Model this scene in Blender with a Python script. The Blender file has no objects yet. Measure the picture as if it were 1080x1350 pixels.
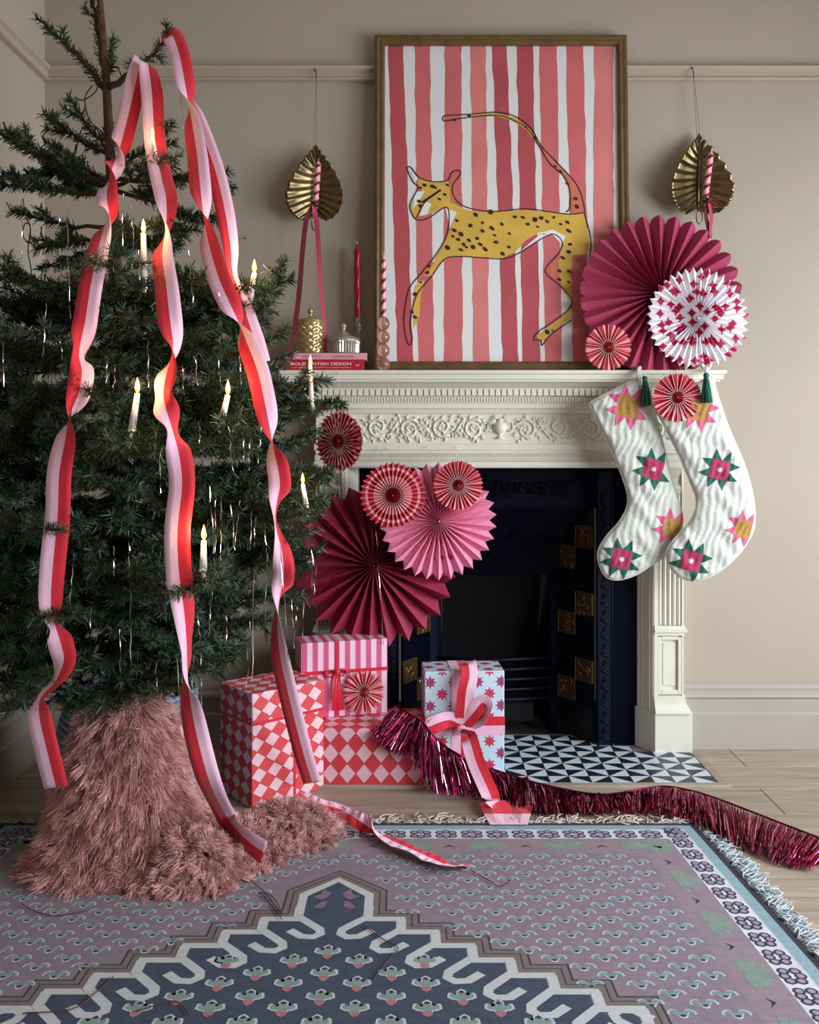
import bpy, bmesh, math, random
import numpy as np
from mathutils import Vector, Matrix
from mathutils.geometry import delaunay_2d_cdt
R_ = random.Random(7)
NR = np.random.RandomState(11)
PI = math.pi
SC = bpy.context.scene
COL = SC.collection

# ------------------------------------------------------------------ camera, world, light, exposure
F, HY, CD, CH = 1250.0, 575.0, 3.175, 1.04      # focal length (px), horizon row, camera distance and height
cam_d = bpy.data.cameras.new('camera'); cam = bpy.data.objects.new('camera', cam_d); COL.objects.link(cam)
cam.location = (0, -CD, CH); cam.rotation_euler = (PI/2, 0, 0)
cam_d.sensor_fit = 'HORIZONTAL'; cam_d.sensor_width = 36; cam_d.lens = 36*F/1080
cam_d.shift_y = -(675-HY)/1080; cam_d.clip_start = .05
SC.camera = cam
SC.view_settings.view_transform = 'Standard'; SC.view_settings.look = 'None'
SC.view_settings.gamma = 1; SC.view_settings.use_curve_mapping = False
SC.view_settings.exposure = -0.12
wd = bpy.data.worlds.new('world'); SC.world = wd; wd.use_nodes = True
wd.node_tree.nodes['Background'].inputs[0].default_value = (1, .95, .88, 1)
wd.node_tree.nodes['Background'].inputs[1].default_value = .07
def area(name, loc, target, sx, sy, power, col, spread=PI):
    l = bpy.data.lights.new(name, 'AREA'); l.shape = 'RECTANGLE'; l.size = sx; l.size_y = sy; l.energy = power; l.color = col; l.spread = spread
    o = bpy.data.objects.new(name, l); COL.objects.link(o); o.location = loc
    o.rotation_euler = (Vector(target)-Vector(loc)).to_track_quat('-Z', 'Y').to_euler(); return o
area('window_daylight', (2.38, -1.30, 1.15), (0, -.55, .75), 1.05, 1.5, 56, (.87, .93, 1), 2.7)
area('window_daylight_near', (2.38, -2.85, 1.25), (-.4, -1.1, .0), 1.2, 1.4, 30, (.84, .92, 1), 1.9)

# ------------------------------------------------------------------ helpers
def P(px, py, Y):                      # a point on the plane at depth Y
    d = Y+CD; return Vector(((px-540)*d/F, Y, CH-(py-HY)*d/F))
def PZ(px, py, Z=0.0):                 # a point on the plane at height Z
    d = (CH-Z)*F/(py-HY); return Vector(((px-540)*d/F, d-CD, Z))
def lin(c):
    return tuple(((x/255)/12.92 if x/255 <= .04045 else ((x/255+.055)/1.055)**2.4) for x in c)
MAT = {}
def M(name, rgb, rough=.5, metal=0, var=.0, vscale=8, bump=0, bscale=60, sheen=0, trans=0, emit=None, estr=0, sss=0, island=0, coat=0, alpha=None, stretch=None, spec=None):
    if name in MAT: return MAT[name]
    m = bpy.data.materials.new(name); m.use_nodes = True; nt = m.node_tree; b = nt.nodes['Principled BSDF']
    c = lin(rgb); b.inputs['Base Color'].default_value = (*c, 1)
    b.inputs['Roughness'].default_value = rough; b.inputs['Metallic'].default_value = metal
    if spec is not None: b.inputs['Specular IOR Level'].default_value = spec
    if sheen: b.inputs['Sheen Weight'].default_value = sheen
    if trans: b.inputs['Transmission Weight'].default_value = trans
    if coat: b.inputs['Coat Weight'].default_value = coat
    if sss: b.inputs['Subsurface Weight'].default_value = sss; b.inputs['Subsurface Radius'].default_value = (.01, .006, .004)
    if emit: b.inputs['Emission Color'].default_value = (*lin(emit), 1); b.inputs['Emission Strength'].default_value = estr
    tc = nt.nodes.new('ShaderNodeTexCoord'); src = tc.outputs['Object']
    if stretch:
        mp = nt.nodes.new('ShaderNodeMapping'); mp.inputs['Scale'].default_value = stretch; nt.links.new(src, mp.inputs[0]); src = mp.outputs[0]
    if var or island:
        hs = nt.nodes.new('ShaderNodeHueSaturation'); hs.inputs['Color'].default_value = (*c, 1)
        mr = nt.nodes.new('ShaderNodeMapRange')
        a = var or island
        mr.inputs[3].default_value = 1-a; mr.inputs[4].default_value = 1+a
        if island:
            g = nt.nodes.new('ShaderNodeNewGeometry'); nt.links.new(g.outputs['Random Per Island'], mr.inputs[0])
        else:
            n = nt.nodes.new('ShaderNodeTexNoise'); n.inputs['Scale'].default_value = vscale; n.inputs['Detail'].default_value = 5
            nt.links.new(src, n.inputs['Vector']); nt.links.new(n.outputs[0], mr.inputs[0]); mr.inputs[1].default_value = .3; mr.inputs[2].default_value = .7
        nt.links.new(mr.outputs[0], hs.inputs['Value']); nt.links.new(hs.outputs[0], b.inputs['Base Color'])
    if bump:
        n = nt.nodes.new('ShaderNodeTexNoise'); n.inputs['Scale'].default_value = bscale; n.inputs['Detail'].default_value = 4
        nt.links.new(src, n.inputs['Vector'])
        bp = nt.nodes.new('ShaderNodeBump'); bp.inputs['Strength'].default_value = bump; bp.inputs['Distance'].default_value = .01
        nt.links.new(n.outputs[0], bp.inputs['Height']); nt.links.new(bp.outputs[0], b.inputs['Normal'])
    MAT[name] = m; return m
W = {}                                   # world matrices of built objects
def tag(o, label=None, cat=None, group=None, kind=None):
    if label: o['label'] = label
    if cat: o['category'] = cat
    if group: o['group'] = group
    if kind: o['kind'] = kind
    return o
def root(name, label, cat, loc=(0, 0, 0), rz=0, group=None, kind=None):
    o = bpy.data.objects.new(name, None); COL.objects.link(o); o.location = loc; o.rotation_euler = (0, 0, rz)
    o.empty_display_size = .05
    W[o.name] = Matrix.Translation(loc) @ Matrix.Rotation(rz, 4, 'Z'); return tag(o, label, cat, group, kind)
class G:                                 # collects geometry, builds ONE mesh object
    def __init__(s): s.v = []; s.f = []; s.m = []; s.uv = None
    def add(s, v, f, mi=0):
        n = len(s.v); s.v += [tuple(p) for p in v]; s.f += [tuple(i+n for i in q) for q in f]
        s.m += [mi]*len(f) if isinstance(mi, int) else list(mi); return s
    def box(s, x0, x1, y0, y1, z0, z1, mi=0, mat=None):
        v = [(x, y, z) for z in (z0, z1) for y in (y0, y1) for x in (x0, x1)]
        if mat: v = [mat @ Vector(p) for p in v]
        return s.add(v, [(0, 2, 3, 1), (4, 5, 7, 6), (0, 1, 5, 4), (2, 6, 7, 3), (0, 4, 6, 2), (1, 3, 7, 5)], mi)
    def tube(s, pts, rad, n=6, mi=0, cap=True):
        pts = [Vector(p) for p in pts]; k = len(pts); v = []; f = []
        if not hasattr(rad, '__len__'): rad = [rad]*k
        ref = None
        for i, p in enumerate(pts):
            t = (pts[min(i+1, k-1)]-pts[max(i-1, 0)])
            t = t.normalized() if t.length > 1e-9 else Vector((0, 0, 1))
            if ref is None: ref = t.orthogonal().normalized()
            ref = (ref-t*ref.dot(t)); ref = ref.normalized() if ref.length > 1e-6 else t.orthogonal().normalized()
            b = t.cross(ref)
            for j in range(n):
                a = 2*PI*j/n; v.append(p+(ref*math.cos(a)+b*math.sin(a))*rad[i])
        for i in range(k-1):
            for j in range(n): f.append((i*n+j, i*n+(j+1) % n, (i+1)*n+(j+1) % n, (i+1)*n+j))
        if cap: f.append(tuple(range(n))[::-1]); f.append(tuple((k-1)*n+j for j in range(n)))
        return s.add(v, f, mi)
    def lathe(s, prof, c=(0, 0, 0), n=24, mi=0, axis=None, rfun=None):
        c = Vector(c); v = []; f = []; q = Vector((0, 0, 1)).rotation_difference(Vector(axis)) if axis else None
        for (r, z) in prof:
            for j in range(n):
                a = 2*PI*j/n; rr = r*(rfun(a, z) if rfun else 1)
                p = Vector((rr*math.cos(a), rr*math.sin(a), z))
                if q: p = q @ p
                v.append(c+p)
        for i in range(len(prof)-1):
            for j in range(n): f.append((i*n+j, i*n+(j+1) % n, (i+1)*n+(j+1) % n, (i+1)*n+j))
        f.append(tuple(range(n))[::-1]); f.append(tuple((len(prof)-1)*n+j for j in range(n)))
        return s.add(v, f, mi)
    def loft(s, loops, mi=0, closed=False, cap=False):
        n = len(loops[0]); v = [p for l in loops for p in l]; f = []
        for i in range(len(loops)-1):
            for j in range(n if closed else n-1): f.append((i*n+j, i*n+(j+1) % n, (i+1)*n+(j+1) % n, (i+1)*n+j))
        if cap: f.append(tuple(range(n))[::-1]); f.append(tuple((len(loops)-1)*n+j for j in range(n)))
        return s.add(v, f, mi)
    def prism(s, poly, fn, t0, t1, mi=0):  # polygon extruded; fn(a, b, t) -> point
        n = len(poly); v = [fn(a, b, t0) for a, b in poly]+[fn(a, b, t1) for a, b in poly]
        f = [tuple(range(n))[::-1], tuple(range(n, 2*n))]+[(i, (i+1) % n, n+(i+1) % n, n+i) for i in range(n)]
        return s.add(v, f, mi)
    def make(s, name, mats, parent=None, smooth=False, bevel=0, loc=None, solid=0, **kw):
        if not isinstance(mats, (list, tuple)): mats = [mats]
        me = bpy.data.meshes.new(name)
        mw = W[parent.name] if parent else Matrix.Translation(loc or (0, 0, 0))
        iv = mw.inverted()
        me.from_pydata([iv @ Vector(p) for p in s.v], [], s.f)
        for m in mats: me.materials.append(m)
        if any(s.m): me.polygons.foreach_set('material_index', s.m)
        if smooth: me.polygons.foreach_set('use_smooth', [True]*len(me.polygons))
        if s.uv:
            l = me.uv_layers.new(name='UVMap'); flat = [c for p in s.uv for c in p]; l.data.foreach_set('uv', flat)
        bm = bmesh.new(); bm.from_mesh(me); bmesh.ops.recalc_face_normals(bm, faces=bm.faces); bm.to_mesh(me); bm.free()
        o = bpy.data.objects.new(name, me); COL.objects.link(o)
        if parent: o.parent = parent
        elif loc is not None: o.location = loc
        W[o.name] = mw
        if bevel:
            b = o.modifiers.new('bevel', 'BEVEL'); b.width = bevel; b.segments = 2; b.limit_method = 'ANGLE'
        if solid:
            b = o.modifiers.new('solid', 'SOLIDIFY'); b.thickness = solid; b.offset = 0
        return tag(o, **kw)
def big(name, v, f, mats, parent=None, mi=None, smooth=False, **kw):   # numpy mesh, quads
    me = bpy.data.meshes.new(name); v = np.asarray(v, dtype=np.float64); f = np.asarray(f, dtype=np.int32)
    if parent:
        iv = np.array(W[parent.name].inverted()); v = v @ iv[:3, :3].T + iv[:3, 3]
    me.vertices.add(len(v)); me.vertices.foreach_set('co', v.astype(np.float32).ravel())
    k = f.shape[1]; me.loops.add(f.size); me.loops.foreach_set('vertex_index', f.ravel())
    me.polygons.add(len(f)); me.polygons.foreach_set('loop_start', np.arange(0, f.size, k, dtype=np.int32))
    for m in (mats if isinstance(mats, (list, tuple)) else [mats]): me.materials.append(m)
    if mi is not None: me.polygons.foreach_set('material_index', np.asarray(mi, dtype=np.int32))
    if smooth: me.polygons.foreach_set('use_smooth', np.ones(len(f), dtype=bool))
    me.update(calc_edges=True); me.validate()
    o = bpy.data.objects.new(name, me); COL.objects.link(o)
    if parent: o.parent = parent; W[o.name] = W[parent.name]
    return tag(o, **kw)
def spline(pts, n=8):                    # Catmull-Rom through tuples of any length
    pts = [np.array(p, dtype=float) for p in pts]; out = []
    q = [2*pts[0]-pts[1]]+pts+[2*pts[-1]-pts[-2]]
    for i in range(1, len(q)-2):
        a, b, c, d = q[i-1:i+3]
        for k in range(n):
            t = k/n; out.append(.5*((2*b)+(c-a)*t+(2*a-5*b+4*c-d)*t*t+(3*b-a-3*c+d)*t**3))
    out.append(pts[-1]); return out
def sm(a, b, x):
    t = min(1, max(0, (x-a)/(b-a))); return t*t*(3-2*t)

# ------------------------------------------------------------------ materials
m_wall = M('wall_paint', (177, 164, 148), .85, var=.03, vscale=3, bump=.04, bscale=120)
m_trim = M('trim_paint', (179, 165, 146), .6, var=.02)
m_skirt = M('skirting_paint', (172, 164, 155), .55, var=.03)
m_mantel = M('mantel_paint', (226, 223, 206), .45, var=.03, vscale=12, bump=.03, bscale=40)
m_iron = M('navy_cast_iron', (3, 4, 22), .5, var=.2, bump=.08, bscale=30, spec=.08)
m_ironl = M('blue_cast_iron', (9, 14, 36), .45, var=.2, bump=.1, bscale=40, spec=.2)
m_soot = M('soot', (4, 4, 10), .95, var=.3)
m_tdark = M('navy_tile', (5, 5, 20), .3, spec=.25)
m_tgold = M('gold_tile', (66, 44, 20), .35, var=.35, vscale=70, bump=.3, bscale=90)
m_gline = M('gold_line', (150, 120, 66), .35, .5)
m_red = M('red_crepe', (208, 24, 46), .75, var=.05, vscale=20, bump=.08, bscale=180, sheen=.2)
m_pink = M('pink_crepe', (240, 190, 212), .75, var=.03, vscale=20, bump=.08, bscale=180, sheen=.2)
m_edge = M('gold_edge', (216, 150, 140), .5)
m_brass = M('aged_brass', (128, 112, 80), .34, 1, var=.3, vscale=14)
m_twine = M('twine', (92, 78, 62), .9)
m_stringw = M('white_string', (220, 214, 204), .9)
m_wax = M('white_wax', (240, 236, 228), .5, sss=.3)
m_waxp = M('pink_wax', (242, 176, 184), .45, sss=.2)
m_waxr = M('red_wax', (150, 8, 26), .35, sss=.1)
m_waxd = M('dark_red_wax', (138, 8, 40), .4, sss=.1)
m_flame = M('flame', (255, 200, 110), .5, emit=(255, 158, 40), estr=7)
m_silver = M('silver_tinsel', (226, 214, 204), .22, 1)
m_wire = M('dark_wire', (34, 26, 24), .6)
m_bark = M('fir_bark', (92, 66, 46), .9, var=.35, vscale=50, bump=.6, bscale=90)
m_twig = M('fir_twig', (64, 46, 32), .9, var=.3, vscale=40)
m_need = M('fir_needles', (46, 70, 42), .5, island=.45, sheen=.1)
m_needb = M('fir_needles_blue', (60, 86, 66), .5, island=.45)
m_velvet = M('crimson_velvet_shaded', (98, 8, 26), .8, sheen=.1, var=.1)  # crimson deepened: shade of the tail facing away is put into the colour
m_velvetp = M('rose_velvet', (176, 62, 88), .8, sheen=.1, var=.1)
m_satin = M('red_satin', (214, 30, 64), .35, sheen=.2)
m_green = M('green_cotton', (16, 92, 70), .85, var=.15, vscale=60)
# ------------------------------------------------------------------ the room
XL, XR, ZC, YB = -1.222, 2.42, 2.75, -4.3
g = G(); op = (-.168, .762, .938)
poly = [(XL-.1, -.05), (op[0], -.05), (op[0], op[2]), (op[1], op[2]), (op[1], -.05), (XR+.1, -.05), (XR+.1, ZC), (XL-.1, ZC)]
g.prism(poly, lambda a, b, t: (a, t, b), 0, .12)
g.make('wall_back', m_wall, kind='structure')
G().box(XL-.1, XL, YB, 0, -.05, ZC).make('wall_left', m_wall, kind='structure')
g = G()                                   # right wall, out of frame, with the window the daylight comes through
wy0, wy1, wz0, wz1 = -3.60, -.65, .40, 2.10
ring = lambda x: [[(x, YB, -.05), (x, 0, -.05), (x, 0, ZC), (x, YB, ZC)], [(x, wy0, wz0), (x, wy1, wz0), (x, wy1, wz1), (x, wy0, wz1)]]
a, b = ring(XR), ring(XR+.1)
g.loft([a[0], a[1], b[1], b[0]], closed=True)
g.make('wall_right', m_wall, kind='structure')
wf = G()
for (y0, y1, z0, z1) in ((wy0, wy0+.06, wz0, wz1), (wy1-.06, wy1, wz0, wz1), (wy0, wy1, wz0, wz0+.06), (wy0, wy1, wz1-.06, wz1), ((wy0+wy1)/2-.025, (wy0+wy1)/2+.025, wz0, wz1), (wy0, wy1, 1.38, 1.43)):
    wf.box(XR+.02, XR+.07, y0, y1, z0, z1)
wf.make('window_1', m_trim, kind='structure')
G().box(XL-.1, XR+.1, YB, .12, ZC, ZC+.08).make('ceiling', M('ceiling_paint', (225, 220, 212), .9), kind='structure')
fl = G().box(XL-.1, XR+.1, YB, .6, -.06, -.014).make('floor', M('floor_underlay', (70, 58, 46), .9), kind='structure')
m_oak = bpy.data.materials.new('pale_oak'); m_oak.use_nodes = True; nt = m_oak.node_tree; bs = nt.nodes['Principled BSDF']
tc = nt.nodes.new('ShaderNodeTexCoord'); mp = nt.nodes.new('ShaderNodeMapping'); mp.inputs['Scale'].default_value = (1.2, 22, 1)
oi = nt.nodes.new('ShaderNodeObjectInfo'); n1 = nt.nodes.new('ShaderNodeTexNoise'); n1.noise_dimensions = '4D'; n1.inputs['Scale'].default_value = 2.2; n1.inputs['Detail'].default_value = 7; n1.inputs['Distortion'].default_value = 1.2
ml = nt.nodes.new('ShaderNodeMath'); ml.operation = 'MULTIPLY'; ml.inputs[1].default_value = 40
cr = nt.nodes.new('ShaderNodeValToRGB'); cr.color_ramp.elements[0].position = .3; cr.color_ramp.elements[1].position = .72
cr.color_ramp.elements[0].color = (*lin((142, 126, 108)), 1); cr.color_ramp.elements[1].color = (*lin((184, 170, 152)), 1)
hs = nt.nodes.new('ShaderNodeHueSaturation'); mr = nt.nodes.new('ShaderNodeMapRange'); mr.inputs[3].default_value = .88; mr.inputs[4].default_value = 1.08
L = nt.links.new
L(tc.outputs['Object'], mp.inputs[0]); L(mp.outputs[0], n1.inputs['Vector']); L(oi.outputs['Random'], ml.inputs[0]); L(ml.outputs[0], n1.inputs['W'])
L(n1.outputs[0], cr.inputs[0]); L(cr.outputs[0], hs.inputs['Color']); L(oi.outputs['Random'], mr.inputs[0]); L(mr.outputs[0], hs.inputs['Value']); L(hs.outputs[0], bs.inputs['Base Color'])
bs.inputs['Roughness'].default_value = .48
y = 0; k = 0
while y > -3.2:
    x = XL-.3-R_.random()*.8
    while x < XR:
        ln = R_.uniform(1.1, 1.9); x0, x1 = max(x, XL), min(x+ln, XR)
        if x1-x0 > .05:
            G().box(x0+.0012, x1-.0012, y-.187, y-.001, -.013, 0).make('plank', m_oak, fl, bevel=.0015)
        x += ln
    y -= .188
def loopU(x0, x1, yf, z): return [(x0, 0, z), (x0, yf, z), (x1, yf, z), (x1, 0, z)]
def strip_profile(name, prof, x0, x1, mat, **kw):    # moulding along the back wall; prof: (projection, z)
    g = G(); g.loft([[(x0, -o, z), (x1, -o, z)] for o, z in prof])
    return g.make(name, mat, **kw)
pr = [(0, 0), (.026, 0), (.026, .115), (.019, .122), (.019, .165), (.026, .172), (.024, .182), (.012, .190), (.014, .2), (.012, .212), (0, .216)]
strip_profile('baseboard_back', pr, .80, XR, m_skirt, kind='structure')
strip_profile('baseboard_back_alcove', pr, XL, -.21, m_skirt, kind='structure').name = 'baseboard_back_left'
g = G(); g.loft([[(XL+o, YB, z), (XL+o, 0, z)] for o, z in pr]); g.make('baseboard_left', m_skirt, kind='structure')
zr = P(0, 109, 0).z
pr = [(0, zr), (.02, zr+.003), (.024, zr+.008), (.016, zr+.014), (.016, zr+.028), (.028, zr+.036), (.03, zr+.046), (.012, zr+.05), (0, zr+.05)]
strip_profile('trim_1', pr, XL, XR, m_trim, kind='structure')
g = G(); g.loft([[(XL+o, YB, z), (XL+o, 0, z)] for o, z in pr]); g.make('trim_2', m_trim, kind='structure')

# ------------------------------------------------------------------ fireplace surround
XC, HB, YF = .296, .602, -.07
fp = root('mantelpiece', 'cream painted carved mantelpiece with dentil cornice and fluted pilasters', 'fireplace', (XC, -.05, 0))
def zy(y, o=0): return CH-(y-HY)*(CD+YF-o)/F
prof = [(-.03, 617), (.006, 617), (.010, 615), (.010, 609), (.002, 608), (.002, 595), (.006, 593), (.006, 586), (0, 584), (0, 546), (.008, 545), (.014, 540), (.020, 538), (.020, 532), (.026, 531), (.026, 523), (.036, 522), (.036, 511.5), (.048, 510), (.060, 507), (.084, 503.5), (.090, 503), (.090, 501), (.098, 500), (.100, 494), (.106, 492.5), (.107, 488)]
def loopsP(pf): return [[(XC-HB-o, 0, zy(y, o)), (XC-HB-o, YF-o, zy(y, o)), (XC+HB+o, YF-o, zy(y, o)), (XC+HB+o, 0, zy(y, o))] for o, y in pf]
i = 17
G().loft(loopsP(prof[:i+2]), cap=True).make('entablature', m_mantel, fp)
sh = loopsP(prof[i+1:]); zt = sh[-1][0][2]
G().loft(sh, cap=True).make('shelf', m_mantel, fp)
ZS = zt
g = G(); n = 66; w = 2*(HB+.036)/n
for k in range(n):
    x = XC-HB-.036+w*(k+.5); g.box(x-w*.39, x+w*.39, YF-.036-.011, YF-.034, zy(521.5, .04), zy(513.5, .04))
g.make('dentils', m_mantel, fp, kind='stuff')
g = G(); n = 132; w = 2*(HB+.026)/n
for k in range(n):
    x = XC-HB-.026+w*(k+.5); g.box(x-w*.33, x+w*.33, YF-.026-.007, YF-.025, zy(529.5, .03), zy(524.5, .03))
for k in range(190):
    w2 = 2*HB/190; x = XC-HB+w2*(k+.5); g.box(x-w2*.33, x+w2*.33, YF-.008, YF-.001, zy(602, 0), zy(597, 0))
    g.box(x-w2*.36, x+w2*.36, YF-.006, YF-.001, zy(607.5, 0), zy(604, 0))
g.make('bead_rows', m_mantel, fp, kind='stuff')
# carved frieze: scrolls, leaves and an urn in the middle
zc, hh = (zy(583)+zy(546))/2, (zy(546)-zy(583))/2
g = G()
def spiral(cx, cz, r, turns, a0, sgn, th):
    pts = []; rd = []
    for k in range(26):
        t = k/25; a = a0+sgn*turns*2*PI*t; rr = r*(1-t*.86); pts.append((cx+rr*math.cos(a), YF-.002, cz+rr*math.sin(a))); rd.append(th*(1-.45*t))
    g.tube(pts, rd, 5)
def leaf(cx, cz, a, l, w):
    v = []; c, s = math.cos(a), math.sin(a)
    for (t, u, h) in ((0, 0, 0), (.35, w, .0), (1, 0, 0), (.35, -w, 0), (.45, 0, .008)):
        v.append((cx+l*t*c-u*s, YF-.001-h, cz+l*t*s+u*c))
    g.add(v, [(0, 1, 4), (1, 2, 4), (2, 3, 4), (3, 0, 4)])
for sx in (-1, 1):
    for k in range(5):
        cx = XC+sx*(.085+.105*k); up = 1 if k % 2 else -1
        spiral(cx, zc+up*.004, .034, 1.7, (PI if sx > 0 else 0)+up*.8*sx, sx*up, .0052)
        for q in range(9):
            a = q*.7+k; leaf(cx+.034*math.cos(a), zc+.03*math.sin(a), a+.9*sx, .022, .006)
        for q in range(5): leaf(cx+sx*.05+R_.uniform(-.012, .012), zc+R_.uniform(-.03, .03), R_.uniform(0, 6), .024, .0065)
        leaf(cx, zc, k, .02, .007); leaf(cx, zc, k+2, .02, .007); leaf(cx, zc, k+4, .02, .007)
        g.tube([(cx+sx*.03, YF-.002, zc-up*.035), (cx+sx*.052, YF-.003, zc), (cx+sx*.075, YF-.002, zc+up*.03)], [.002, .0045, .002], 5)
for q in range(230):
    x_ = XC+R_.uniform(-.56, .56)
    if abs(x_-XC) > .05: leaf(x_, zc+R_.uniform(-.040, .036), R_.uniform(0, 6.3), R_.uniform(.012, .022), .0045)
g.lathe([(.004, -.036), (.018, -.034), (.006, -.024), (.02, -.012), (.026, .004), (.022, .016), (.01, .02), (.016, .03), (.003, .034)], (XC, YF+.004, zc), 14)
for sx in (-1, 1):
    g.tube([(XC+sx*.022, YF-.003, zc+.012), (XC+sx*.04, YF-.003, zc+.02), (XC+sx*.042, YF-.003, zc-.004), (XC+sx*.026, YF-.003, zc-.01)], .003, 5)
    for q in range(6): leaf(XC+sx*.012, zc+.02, PI/2-sx*(.2+.35*q), .028, .005)
g.make('carved_frieze', m_mantel, fp, smooth=True, kind='stuff')
# pilasters
def pil(sx):
    X = lambda x: XC+sx*x
    def bx(g, x0, x1, y0, y1, z0, z1): a, b = sorted((X(x0), X(x1))); g.box(a, b, y0, y1, z0, z1)
    p = G(); zA, zB = zy(939), zy(617)       # shaft between plinth and entablature
    xi, xo = .802-XC, HB                       # half-widths measured from the centre line
    # jamb: stepped reveal running back to the iron
    jm = [(xi, YF), (xi-.006, YF+.004), (xi-.006, YF+.012), (xi-.014, YF+.014), (xi-.014, YF+.03), (xi-.022, YF+.032), (xi-.022, YF+.044), (xi-.03, YF+.047), (xi-.03, YF+.062), (xi-.038, YF+.066), (xi-.038, .0), (xi-.044, .012)]
    p.loft([[(X(a), b, zA-.001) for a, b in jm], [(X(a), b, zB+.004) for a, b in jm]])
    # front face outline: body up to the flutes
    bx(p, xi, xo, YF+.012, 0, zA, zB+.004)
    bx(p, xi, xi+.012, YF, YF+.013, zA, zB+.004); bx(p, xo-.006, xo, YF, YF+.013, zA, zB+.004)
    o = p.make('pilaster', m_mantel, fp)
    wf = (xo-.006-xi-.012)
    for k in range(5):
        f = G(); x = xi+.012+wf*(k+.5)/5
        f.loft([[(X(x+wf/10*.85*math.cos(PI*j/6)), YF+.012-.011*math.sin(PI*j/6), z) for j in range(7)] for z in (zy(824), zy(640))], cap=True)
        f.make('reed', m_mantel, o, smooth=False)
    f = G(); bx(f, xi, xo+.006, YF-.004, YF+.014, zy(829), zy(825)); bx(f, xi, xo+.010, YF-.009, YF+.014, zy(833), zy(829)); bx(f, xi, xo+.003, YF-.002, YF+.014, zy(838), zy(833))
    f.make('band', m_mantel, o)
    f = G(); bx(f, xi+.012, xi+.024, YF+.001, YF+.013, zy(916), zy(840)); bx(f, xo-.018, xo-.006, YF+.001, YF+.013, zy(916), zy(840))
    bx(f, xi+.024, xo-.018, YF+.001, YF+.013, zy(844), zy(839)); bx(f, xi+.024, xo-.018, YF+.001, YF+.013, zy(916), zy(910)); bx(f, xi+.03, xo-.024, YF+.008, YF+.013, zy(905), zy(848))
    f.make('panel_moulding', m_mantel, o, bevel=.002)
    f = G(); bx(f, xi-.002, xo+.004, YF-.004, YF+.014, zy(922), zy(917))
    f.loft([[(X(a), b, z) for a, b in ((xi, .0), (xi, YF-e), (xo+e*1.3, YF-e), (xo+e*1.3, 0))] for e, z in ((.004, zy(922)), (.006, zy(928)), (.016, zy(936)), (.018, zy(939.5)))])
    f.make('base_moulding', m_mantel, o)
    f = G(); f.loft([[(X(a), b, z) for a, b in ((xi-.05, .012), (xi, YF-.010), (xo+.026, YF-.010), (xo+.026, 0))] for z in (0, zA)], cap=True, closed=True)
    f.make('plinth', m_mantel, o, bevel=.0015)
    f = G()
    for (a, b, e) in ((617, 611, .012), (611, 607, .007), (607, 600, .010), (600, 594, .005)): bx(f, xi-.01, xo+e*.4, YF-e, YF+.01, zy(a), zy(b))
    f.make('capital', m_mantel, o, bevel=.0015)
    f = G(); cx0, cx1 = sorted((X(xi+.02), X(xo-.012)))
    f.loft([[(cx0, YF-e, z), (cx1, YF-e, z)] for e, z in ((0, zy(652)), (.006, zy(650)), (.012, zy(644)), (.008, zy(638)), (.012, zy(630)), (.022, zy(622)), (.026, zy(617)), (0, zy(617)))])
    f.add([(cx0, YF, zy(652)), (cx0, YF-.012, zy(640)), (cx0, YF-.026, zy(617)), (cx0, YF, zy(617)), (cx1, YF, zy(652)), (cx1, YF-.012, zy(640)), (cx1, YF-.026, zy(617)), (cx1, YF, zy(617))], [(0, 1, 2, 3), (4, 7, 6, 5)])
    f.make('corbel', m_mantel, o)
pil(1); pil(-1)

# ------------------------------------------------------------------ cast-iron insert
ins = root('fireplace_insert', 'dark navy cast-iron fireplace insert with gold tiled cheeks', 'fireplace', (XC, .1, .0))
ZI = .945
xa = .616-XC; xb = .523-XC; YT = .136         # tile cheeks run from (xa, 0) back to (xb, YT)
g = G()
for sx in (-1, 1):
    x0, x1 = sorted((XC+sx*.468, XC+sx*.332)); g.box(x0, x1, .004, .03, 0, ZI)
g.box(XC-.34, XC+.34, .004, .03, .80, ZI)
g.make('iron_frame', m_iron, ins)
g = G(); zq = [ZI-.05, .80, .72, .56]
g.loft([[(XC-xa, .03, .80), (XC+xa, .03, .80)], [(XC-xa, .05, .745), (XC+xa, .05, .745)], [(XC-xb, .10, .74), (XC+xb, .10, .74)], [(XC-xb, YT, .56), (XC+xb, YT, .56)], [(XC-xb, YT+.05, .55), (XC+xb, YT+.05, .55)]])
g.make('hood', m_iron, ins)
g = G()
for k in range(34):
    x = XC-.23+.46*k/33; r = .008+.004*(k % 3); g.tube([(x+r*math.cos(a*.7), .0, .865+r*1.5*math.sin(a*.7)) for a in range(9)], .0022, 4)
g.tube([(XC-.26, .002, .842), (XC+.26, .002, .842)], .004, 5); g.tube([(XC-.26, .002, .89), (XC+.26, .002, .89)], .004, 5)
for sx in (-1, 1):
    for k in range(7):
        cx, cz = XC+sx*(.05+.025*k), .68+.02*math.sin(k*2.1); g.tube([(cx+(.018-.0018*a)*math.cos(a*.8*sx+k), .098-.02*(cz-.7), cz+(.018-.0018*a)*math.sin(a*.8*sx+k)) for a in range(9)], .0026, 4)
g.make('cast_ornament', m_iron, ins, smooth=True, kind='stuff')
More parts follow.
